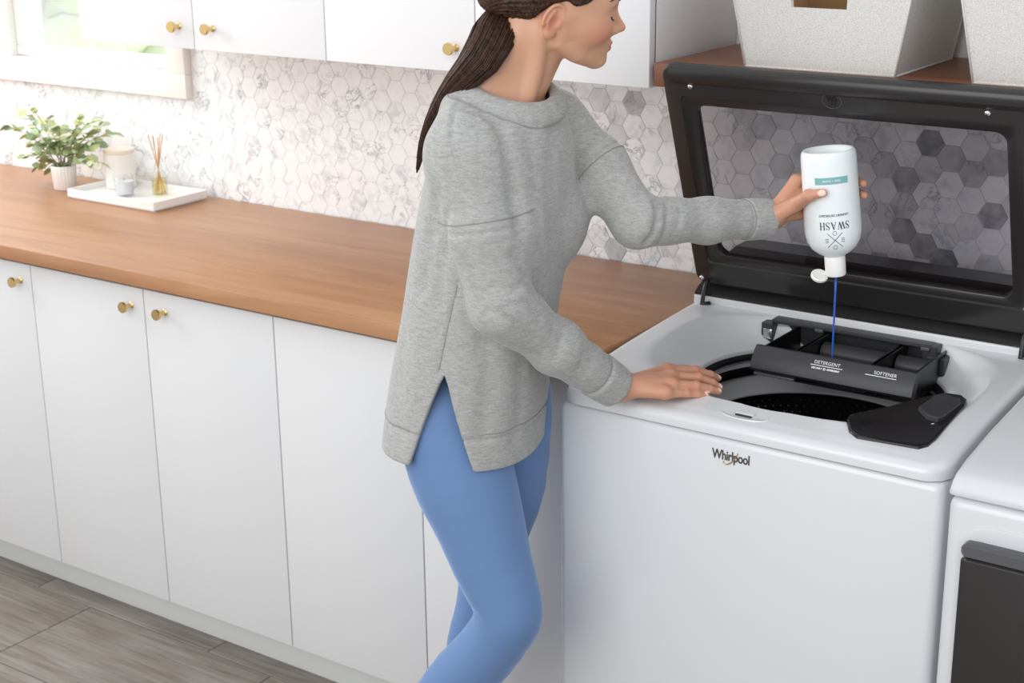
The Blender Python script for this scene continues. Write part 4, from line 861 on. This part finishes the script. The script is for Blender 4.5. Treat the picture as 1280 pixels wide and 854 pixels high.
def rhand(P):
    d = None; fg = None
    for k, r0 in (('i', 0.0115), ('m', 0.0118), ('r', 0.0112), ('l', 0.0108)):
        c = sd_cone(P, rh['w'], rh[k][0], 0.0165, r0); d = c if d is None else smin(d, c, 0.009)
        e = finger(P, rh[k], [0.0098, 0.0081, 0.0073, 0.0060] if k != 'l' else [0.0088, 0.0070, 0.0063, 0.0053]); fg = e if fg is None else smin(fg, e, 0.0016)
    d = smin(d, fg, 0.007)
    pal = sd_cone(P, rh['w'], (rh['m'][0]+rh['r'][0])/2-pa([0, 0, 0.004]), 0.018, 0.0155); d = smin(d, pal, 0.008)
    d = smin(d, finger(P, rh['t'], [0.0125, 0.0100, 0.0088, 0.0066]), 0.007)
    for k in 'imrl':
        d = smin(d, sd_ell(P, rh[k][0]+pa([0, 0, 0.0045]), (0.0062, 0.0062, 0.0058)), 0.012)      # knuckles
        d = smin(d, sd_ell(P, rh[k][1]+pa([0, 0, 0.0016]), (0.0062, 0.0062, 0.0066)), 0.005)
    d = smin(d, chain(P, [rh['w'], RW*0.5+rh['w']*0.5, rW2], [0.0205, 0.0235, 0.0265], 0.01), 0.014)
    return d
rv, rq = surface(rhand, (0.06, -0.90, 0.86), (0.34, -0.52, 1.00), 0.0017)
BA, BM = at_y(1035, 186, -0.432), at_y(1045, 346, -0.424)            # bottle base end and mouth
bax = (BM-BA)/np.linalg.norm(BM-BA)
def bc_at(z): return BA+bax*((z-BA[2])/bax[2])
def around(z, ang, r):   # point beside the bottle: ang measured from the camera-side front, towards +x positive
    c = bc_at(z); a = math.radians(ang); fx = pa([0.40, -0.917]); rx = pa([0.917, 0.40]); d_ = fx*math.cos(a)+rx*math.sin(a); return pa([c[0]+d_[0]*r, c[1]+d_[1]*r, z])
BR = 0.0483
lh = {'w': at_y(966, 270, -0.468), 't': [at_y(972, 267, -0.478), around(1.205, -72, BR+0.014), around(1.226, -38, BR+0.0095), around(1.2330, -12, BR+0.0080)]}
for k, z, e in (('i', 1.238, 98), ('m', 1.2185, 95), ('r', 1.199, 140), ('l', 1.181, 150)):
    lh[k] = [around(z-0.002, -112, BR+0.0135), around(z+0.002, -165, BR+0.010), around(z+0.002, 145, BR+0.009), around(z, e, BR+0.0075)]
def lhand(P):
    d = None
    for k, r0 in (('i', 0.0118), ('m', 0.0118), ('r', 0.0112), ('l', 0.0105)):
        c = smin(sd_cone(P, lh['w'], lh[k][0], 0.0160, r0), finger(P, lh[k], [0.0102, 0.0088, 0.0078, 0.0066]), 0.006); d = c if d is None else smin(d, c, 0.003)
    d = smin(d, sd_cone(P, lh['w'], (lh['m'][0]+lh['r'][0])/2, 0.017, 0.015), 0.010)
    d = smin(d, finger(P, lh['t'], [0.0150, 0.0125, 0.0098, 0.0070]), 0.008)
    d = smin(d, sd_ell(P, lh['t'][2], (0.0103, 0.0103, 0.0098)), 0.005)
    d = smin(d, chain(P, [lh['w'], LW, LW+(LE-LW)/np.linalg.norm(LE-LW)*0.06], [0.0195, 0.0225, 0.0255], 0.01), 0.014)
    ax = np.linalg.norm((P-BA)-((P-BA)@bax)[:, None]*bax, axis=1)
    return np.maximum(d, BR+0.0006-ax)
lv, lq = surface(lhand, (0.16, -0.56, 1.09), (0.46, -0.33, 1.29), 0.0017)
# ---- body under the clothes and feet
def hidden(P):
    d = smin(legs(P, -0.008), np.maximum(torso(P, -0.045), 0.98-P[:, 2]), 0.03); d = np.maximum(d, P[:, 2]-1.33)
    d = smin(d, chain(P, [RS, RE, RW], [0.045, 0.036, 0.024]), 0.01); d = smin(d, chain(P, [LS, LE, LW], [0.042, 0.032, 0.022]), 0.01)
    fr_ = chain(P, [ank_r, ank_r+pa([0.03, 0, -0.06]), pa([ank_r[0]+0.09, RLy, 0.026]), pa([ank_r[0]+0.14, RLy, 0.018])], [0.030, 0.032, 0.026, 0.016])
    fl_ = smin(chain(P, [ank_l, pa([ank_l[0]+0.06, LLy, 0.045]), pa([ank_l[0]+0.14, LLy, 0.022]), pa([ank_l[0]+0.18, LLy, 0.016])], [0.032, 0.032, 0.022, 0.015]), sd_ell(P, (ank_l[0]-0.02, LLy, 0.034), (0.035, 0.03, 0.034)), 0.02)
    return np.maximum(smin(smin(d, fr_, 0.01), fl_, 0.01), 0.0-P[:, 2])
bv, bq = surface(hidden, (-0.50, -1.08, -0.02), (0.30, -0.42, 1.36), 0.010, B=5)
def lin(r, g, b): return np.array(srgb(r, g, b)[:3])
SK, SK2, LIP, NAIL, RED = lin(204, 155, 126), lin(200, 146, 120), lin(186, 96, 92), lin(252, 214, 200), lin(204, 128, 104)
def blend(T, w, c): return T*(1-w[:, None])+c*w[:, None]
q = to_head(hv_); m = q.copy(); m[:, 1] = np.abs(m[:, 1]); T = np.tile(SK, (len(q), 1))
T = blend(T, 0.75*gauss(np.linalg.norm((m-pa([0.066, 0.045, -0.012]))/pa([1, 1, 0.8]), axis=1), 0.030), RED)
T = blend(T, 0.6*gauss(np.linalg.norm(m-pa([-0.012, 0.078, 0.0]), axis=1), 0.022), lin(212, 132, 108))
T = blend(T, 0.5*gauss(np.linalg.norm(m-pa([0.118, 0.0, -0.012]), axis=1), 0.012), RED)
ld = np.minimum(chain(m, [(0.1000, 0.0, -0.0430), (0.0985, 0.007, -0.0415), (0.0880, 0.0215, -0.0482)], [0.0052, 0.0050, 0.0016]), chain(m, [(0.0985, 0.0, -0.0520), (0.0965, 0.009, -0.0520), (0.0875, 0.0205, -0.0488)], [0.0060, 0.0054, 0.0016]))
T = blend(T, sstep((0.0012-ld)/0.0014), LIP)
T = blend(T, 0.55*gauss(np.linalg.norm((m-pa([0.084, 0.031, 0.026]))/pa([1, 1.6, 0.8]), axis=1), 0.008), lin(150, 98, 78))
def nails(V, T, items):
    for tip, prev, up, r in items:
        d = tip-prev; d /= np.linalg.norm(d); u = np.asarray(up, float); u = u-d*(u@d); u /= np.linalg.norm(u); s = np.cross(d, u); c = tip+u*r*0.9+d*r*0.25
        e = V-c; k = np.sqrt(((e@d)/(r*1.15))**2+((e@s)/(r*0.88))**2+((e@u)/(r*0.85))**2); T = blend(T, sstep((1.08-k)/0.16), NAIL)
    return T
TR = np.tile(SK2, (len(rv), 1)); TL = np.tile(SK2, (len(lv), 1))
for k in 'imrl':
    for j in (0, 1): TR = blend(TR, 0.5*gauss(np.linalg.norm(rv-rh[k][j]-pa([0, 0, 0.008]), axis=1), 0.010), lin(196, 120, 98))
TR = nails(rv, TR, [(rh[k][3], rh[k][2], (0.15, -0.35, 1.0), 0.0060 if k != 'l' else 0.0052) for k in 'imrl'])
TL = nails(lv, TL, [(lh['t'][3], lh['t'][2], (0.40, -0.917, 0.25), 0.0070)])
TB = np.tile(SK, (len(bv), 1)); V = []; Fq = []; n = 0
for a, b in ((hv_, hq_), (rv, rq), (lv, lq), (bv, bq)): V.append(a); Fq.append(b+n); n += len(a)
np_mesh('body', np.concatenate(V), np.concatenate(Fq), 'skin', person, np.concatenate([T, TR, TL, TB]))
# ---- brow and lashes (the far side too)
def on_skin(pts, lift):
    W = np.array(pts)
    for _ in range(5):
        d = head_neck(W); G = np.stack([(head_neck(W+np.eye(3)[i]*0.001)-head_neck(W-np.eye(3)[i]*0.001))/0.002 for i in range(3)], 1); W = W-G*((d-lift)/np.maximum((G*G).sum(1), 0.3))[:, None]
    return W
for s in (-1, 1):
    br = [from_head((x, y*s, z)) for x, y, z in ((0.0945, 0.012, 0.0395), (0.0915, 0.024, 0.0435), (0.083, 0.036, 0.0445), (0.072, 0.046, 0.0400))]
    v, f = tube(on_skin(spline(br, 12), 0.0002), np.r_[np.linspace(0.0024, 0.0028, 5), np.linspace(0.0027, 0.0008, 7)], 6, 0.9); mesh_obj('eyebrow', v, f, 'hair_brown', person, smooth=True)
    la_ = [from_head((x, y*s, z)) for x, y, z in ((0.0850, 0.0195, 0.0125), (0.0905, 0.027, 0.0100), (0.0890, 0.036, 0.0098), (0.0815, 0.0445, 0.0120))]
    sp = on_skin(spline(la_, 26), 0.0003); parts = [tube(sp, 0.0007, 5)]
    for i in range(1, 26): parts.append(tube([sp[i], sp[i]+HR@pa([0.0030, 0.0015*s*(i-10)/16, -0.0028]), sp[i]+HR@pa([0.0048, 0.0028*s*(i-10)/16, -0.0030])], [0.0003, 0.0002, 0.0001], 4))
    v, f = join(parts); mesh_obj('eyelashes', v, f, 'lash', person, smooth=True)
# ---- hair
TIE = from_head((-0.098, 0.0, 0.030))
TIE = at_y(634, 9, -0.835)
tq = to_head(TIE[None])[0]
def hair_cap(P):
    q = to_head(P); zmin = np.interp(q[:, 0], [-0.12, -0.07, -0.045, -0.030, -0.016, 0.008, 0.022, 0.040, 0.058, 0.080, 0.10], [-0.030, -0.030, -0.012, 0.008, 0.030, 0.040, 0.030, 0.036, 0.056, 0.088, 0.12])
    d = skull(q)-0.0055; d = smin(d, sd_cone(q, (-0.085, 0, 0.02), tuple(tq), 0.035, 0.020), 0.03); d = d+0.0007*np.sin(np.arctan2(q[:, 1], q[:, 2]+0.02)*70+np.sin(q[:, 0]*90)*1.2)
    return smax(d, zmin-q[:, 2], 0.010)
V1, Q1 = surface(hair_cap, (-0.14, -0.98, 1.44), (0.20, -0.66, 1.72), 0.0022)
rng = np.random.default_rng(5); strands = []
pl = [TIE+pa([0.012, 0, 0.004]), TIE, at_y(620, 38, -0.895), at_y(600, 75, -0.932), at_y(565, 112, -0.925), at_y(541, 150, -0.900), at_y(528, 186, -0.885), at_y(521, 216, -0.885)]
pr_ = np.array([0.010, 0.017, 0.031, 0.028, 0.017, 0.011, 0.007, 0.0014])
path = spline(pl, 34); prad = np.interp(np.linspace(0, 7, 34), np.arange(8), pr_)
tang = np.gradient(path, axis=0); tang /= np.linalg.norm(tang, axis=1)[:, None]; view = pa([0.5, -0.85, 0.1]); e1 = np.cross(tang, view); e1 /= np.linalg.norm(e1, axis=1)[:, None]; e2 = np.cross(tang, e1)
core = loft([path[i]+np.outer(np.cos(np.arange(16)*math.pi/8), e1[i])*prad[i]*0.88+np.outer(np.sin(np.arange(16)*math.pi/8), e2[i])*prad[i]*0.52 for i in range(34)], True, (True, True))
for k in range(520):
    a = rng.uniform(0, 2*math.pi); rr = math.sqrt(rng.uniform(0.55, 1.08)); ph = rng.uniform(0, 6.28); w = 0.10*np.sin(np.linspace(0, rng.uniform(2, 5), 34)+ph)
    end = int(rng.uniform(22, 34)); P_ = path+e1*(prad*(math.cos(a)*rr+w))[:, None]+e2*(0.62*prad*(math.sin(a)*rr+w))[:, None]
    if end > 12: strands.append(tube(P_[:end:2] if end % 2 else P_[:end:2], np.linspace(0.0017, 0.0007, len(P_[:end:2])), 4))
# strands combed back over the scalp to the tie
scalp = []
for k in range(260):
    x = rng.uniform(-0.06, 0.085); s = rng.choice([-1, 1]); z = np.interp(x, [-0.12, -0.07, -0.045, -0.030, -0.016, 0.008, 0.022, 0.040, 0.058, 0.080, 0.10], [-0.028, -0.027, -0.009, 0.011, 0.033, 0.043, 0.034, 0.040, 0.060, 0.090, 0.12])
    if x > 0.04: z += rng.uniform(0, 0.045)
    p0 = pa([x, 0.075*s*(1-0.3*max(0, x-0.04)/0.05), z]); pts = []
    for t in np.linspace(0, 1, 12): pts.append(p0*(1-t)+tq*t+pa([0, 0.02*s*math.sin(math.pi*t), 0.012*math.sin(math.pi*t)]))
    scalp.append(from_head(np.array(pts)))
W_ = np.concatenate(scalp)
for _ in range(3):
    d = hair_cap(W_); G = np.stack([(hair_cap(W_+np.eye(3)[i]*0.001)-hair_cap(W_-np.eye(3)[i]*0.001))/0.002 for i in range(3)], 1); W_ = W_-G*((d-0.0003)/np.maximum((G*G).sum(1), 0.3))[:, None]
for k in range(len(scalp)): strands.append(tube(W_[k*12:k*12+12], np.linspace(0.0006, 0.0009, 12), 4))
v, f = join([(V1, [tuple(r) for r in Q1]), core]+strands); hair = mesh_obj('hair', v, f, 'hair_brown', person, smooth=True)
ring = [TIE+(e1[4]*math.cos(a)+e2[4]*math.sin(a)*0.9)*0.0175 for a in np.linspace(0, 2*math.pi, 25)]
v, f = join([tube(pa(ring)+tang[4]*o_, 0.0026, 6) for o_ in (-0.003, 0.002, 0.007)]); mesh_obj('hair_tie', v, f, 'gray_gloss', hair, smooth=True)

# ================================================================== detergent bottle (held upside down)
Lb = np.linalg.norm(BM-BA); bt = thing('detergent_bottle', tuple(BM), 'white detergent bottle held upside down in the raised hand of the woman', 'bottle')
prof = [(0.0, 0.012), (0.030, 0.011), (0.0365, 0.006), (0.0405, 0.001), (0.0445, 0.0005), (0.0480, 0.005), (0.0488, 0.013), (0.0493, 0.05), (0.0500, 0.09), (0.0505, 0.125), (0.0500, 0.137), (0.047, 0.150), (0.040, 0.1615), (0.029, 0.170), (0.0195, 0.1745), (0.0165, 0.177), (0.0160, 0.180)]
sc_ = (Lb-0.034)/0.180; prof = [(r, h*sc_) for r, h in prof]; prof = [(r*0.955 if r > 0.02 else r, h) for r, h in prof]
v, f = lathe(prof, BA, 64, bax, False); bb = mesh_obj('bottle_body', v, f, 'bottle_white', bt, smooth=True)
h0 = 0.180*sc_
v, f = lathe([(0.0, h0-0.004), (0.0172, h0-0.004), (0.0178, h0-0.002), (0.0178, h0+0.006), (0.0170, h0+0.0068), (0.0178, h0+0.0076), (0.0176, h0+0.028), (0.0160, h0+0.031), (0.006, h0+0.032), (0.004, h0+0.034), (0.0, h0+0.034)], BA, 40, bax, False); cp = mesh_obj('cap', v, f, 'plain_white', bt, auto=40)
hc = at_y(1024, 346, BM[1]-0.006); ha = pa([0.35, -0.35, 0.87]); ha /= np.linalg.norm(ha)
v, f = lathe([(0.0, -0.004), (0.0125, -0.003), (0.0150, 0.0), (0.0150, 0.004), (0.0135, 0.0055), (0.010, 0.0045), (0.0, 0.004)], hc, 32, ha, False); fl = mesh_obj('flip_lid', v, f, 'plain_white', cp, auto=40)
v, f = tube([hc+pa([0.012, 0.002, 0.004]), BA+bax*(h0+0.027)+pa([-0.015, -0.006, 0])], 0.003, 6); mesh_obj('lid_hinge', v, f, 'plain_white', cp, smooth=True)
# prints wrapped on the bottle; u = along circumference (photo right positive), w = up the photo
fx = pa([0.40, -0.917, 0.0]); fx = fx-bax*(fx@bax); fx /= np.linalg.norm(fx); rx = np.cross(bax, fx); rx = rx if rx[0] > 0 else -rx
def wrap(V, h, ang0=0.0, lift=0.0005, flip=True):
    out = []
    for x, y in np.asarray(V)[:, :2]:
        if flip: x, y = -x, -y
        hh = h-y; r = np.interp(hh, [p_[1] for p_ in prof[5:12]], [p_[0] for p_ in prof[5:12]])+lift; a = math.radians(ang0)+x/r
        out.append(BA+bax*hh+(fx*math.cos(a)+rx*math.sin(a))*r)
    return out
def grid_rect(w, h, n=14): return [(-w/2+w*i/n, s*h/2) for s in (-1, 1) for i in range(n+1)], [(i, i+1, n+2+i, n+1+i) for i in range(n)]
def hz(y): return (y-190)/(346-190)*Lb     # photo row -> distance along the bottle
AN = 4
V, Fs = grid_rect(0.0575, 0.0115); lbl = mesh_obj('teal_label', wrap(V, hz(222.5), AN), Fs, 'teal_print', bb)
V, Fs = text_mesh('FREE + CLEAR', 0.0045, 0.0001, 1.1); mesh_obj('label_lettering', wrap(V+pa([0, -0.0015, 0]), hz(222.5), AN, 0.0009), Fs, 'white_print', lbl)
# serif capitals for SWASH, drawn from strokes
def poly_stroke(pts, w):
    P_ = np.asarray(pts, float); W_ = np.broadcast_to(np.asarray(w, float), (len(P_),)); d = np.gradient(P_, axis=0); d /= np.linalg.norm(d, axis=1)[:, None]+1e-12; nn = np.stack([-d[:, 1], d[:, 0]], 1)
    A = P_+nn*W_[:, None]/2; B_ = P_-nn*W_[:, None]/2; k = len(P_); return np.concatenate([A, B_]), [(i, i+1, k+i+1, k+i) for i in range(k-1)]
def glyph(ch):
    tk, tn = 0.16, 0.055; st = lambda a, b, w: poly_stroke([a, b], w)
    if ch == 'S':
        a = [(0.50, 0.82), (0.44, 0.95), (0.30, 0.985), (0.15, 0.93), (0.10, 0.78), (0.18, 0.62), (0.34, 0.50), (0.49, 0.36), (0.52, 0.20), (0.44, 0.06), (0.28, 0.015), (0.13, 0.06), (0.07, 0.20)]
        s = spline([(x, y, 0) for x, y in a], 40)[:, :2]; return [poly_stroke(s, np.interp(np.linspace(0, 1, 40), [0, .2, .5, .8, 1], [.05, .06, .18, .06, .05])), st((0.51, 0.70), (0.51, 0.96), tn), st((0.07, 0.30), (0.07, 0.03), tn)], 0.62
    if ch == 'W': return [st((0.08, 0.98), (0.34, 0.02), tk), st((0.34, 0.02), (0.56, 0.98), tn), st((0.52, 0.98), (0.78, 0.02), tk), st((0.78, 0.02), (1.0, 0.98), tn), st((-0.02, 0.98), (0.22, 0.98), tn), st((0.42, 0.98), (0.64, 0.98), tn), st((0.90, 0.98), (1.10, 0.98), tn)], 1.14
    if ch == 'A': return [st((0.12, 0.02), (0.40, 0.98), tn), st((0.40, 0.98), (0.70, 0.02), tk), st((0.22, 0.34), (0.58, 0.34), tn), st((0.0, 0.02), (0.24, 0.02), tn), st((0.56, 0.02), (0.84, 0.02), tn)], 0.88
    return [st((0.16, 0.0), (0.16, 1.0), tk), st((0.66, 0.0), (0.66, 1.0), tk), st((0.16, 0.5), (0.66, 0.5), tn), st((0.02, 0.98), (0.30, 0.98), tn), st((0.02, 0.02), (0.30, 0.02), tn), st((0.52, 0.98), (0.80, 0.98), tn), st((0.52, 0.02), (0.80, 0.02), tn)], 0.86
parts = []; x = 0.0
for ch in 'SWASH':
    g_, w = glyph(ch)
    for Vg, Fg in g_: parts.append((np.c_[Vg+pa([x, 0]), np.zeros(len(Vg))], Fg))
    x += w+0.06
V, Fs = join(parts); V = V-pa([x/2, 0.5, 0]); V = V*pa([0.0525/x, 0.0128, 1]); mesh_obj('swash_lettering', wrap(V, hz(276), AN), Fs, 'black_print', bb)
V, Fs = text_mesh('LAUNDRY DETERGENT', 0.0052, 0.0001, 1.05); V = V*pa([0.051/(V[:, 0].max()-V[:, 0].min()), 1, 1]); mesh_obj('small_lettering', wrap(V+pa([0, -0.0018, 0]), hz(263.5), AN), Fs, 'black_print', bb)
ls = np.linspace(-0.0125, 0.0125, 12); parts = [poly_stroke(np.stack([ls, ls], 1), 0.0009), poly_stroke(np.stack([ls, -ls], 1), 0.0009)]
for cx_, cy_, n_ in ((0, 0.0125, 6), (0, -0.0125, 5)):
    a = np.linspace(0, 2*math.pi, n_+1); parts.append(poly_stroke(np.stack([cx_+0.0038*np.sin(a), cy_+0.0038*np.cos(a)], 1), 0.0007))
for sx in (-1, 1):
    for k in range(3): parts.append(poly_stroke([(sx*0.0105, 0.003-0.003*k), (sx*0.0165, 0.004-0.003*k)], 0.0009))
V, Fs = join([(np.c_[a, np.zeros(len(a))], b) for a, b in parts]); mesh_obj('cross_emblem', wrap(V, hz(293.5), AN), Fs, 'black_print', bb)
# stream of detergent
s0 = BA+bax*(h0+0.034); v, f = tube([s0, s0+pa([0, 0.001, -0.03]), pa([s0[0], s0[1]+0.002, 0.935]), pa([s0[0], s0[1]+0.002, 0.8765])], [0.0022, 0.0019, 0.0016, 0.0016], 10)
st_ = mesh_obj('detergent_stream', v, f, 'detergent_blue', None, smooth=True); tag(st_, 'thin blue stream of liquid detergent falling into the dispenser drawer', 'liquid')
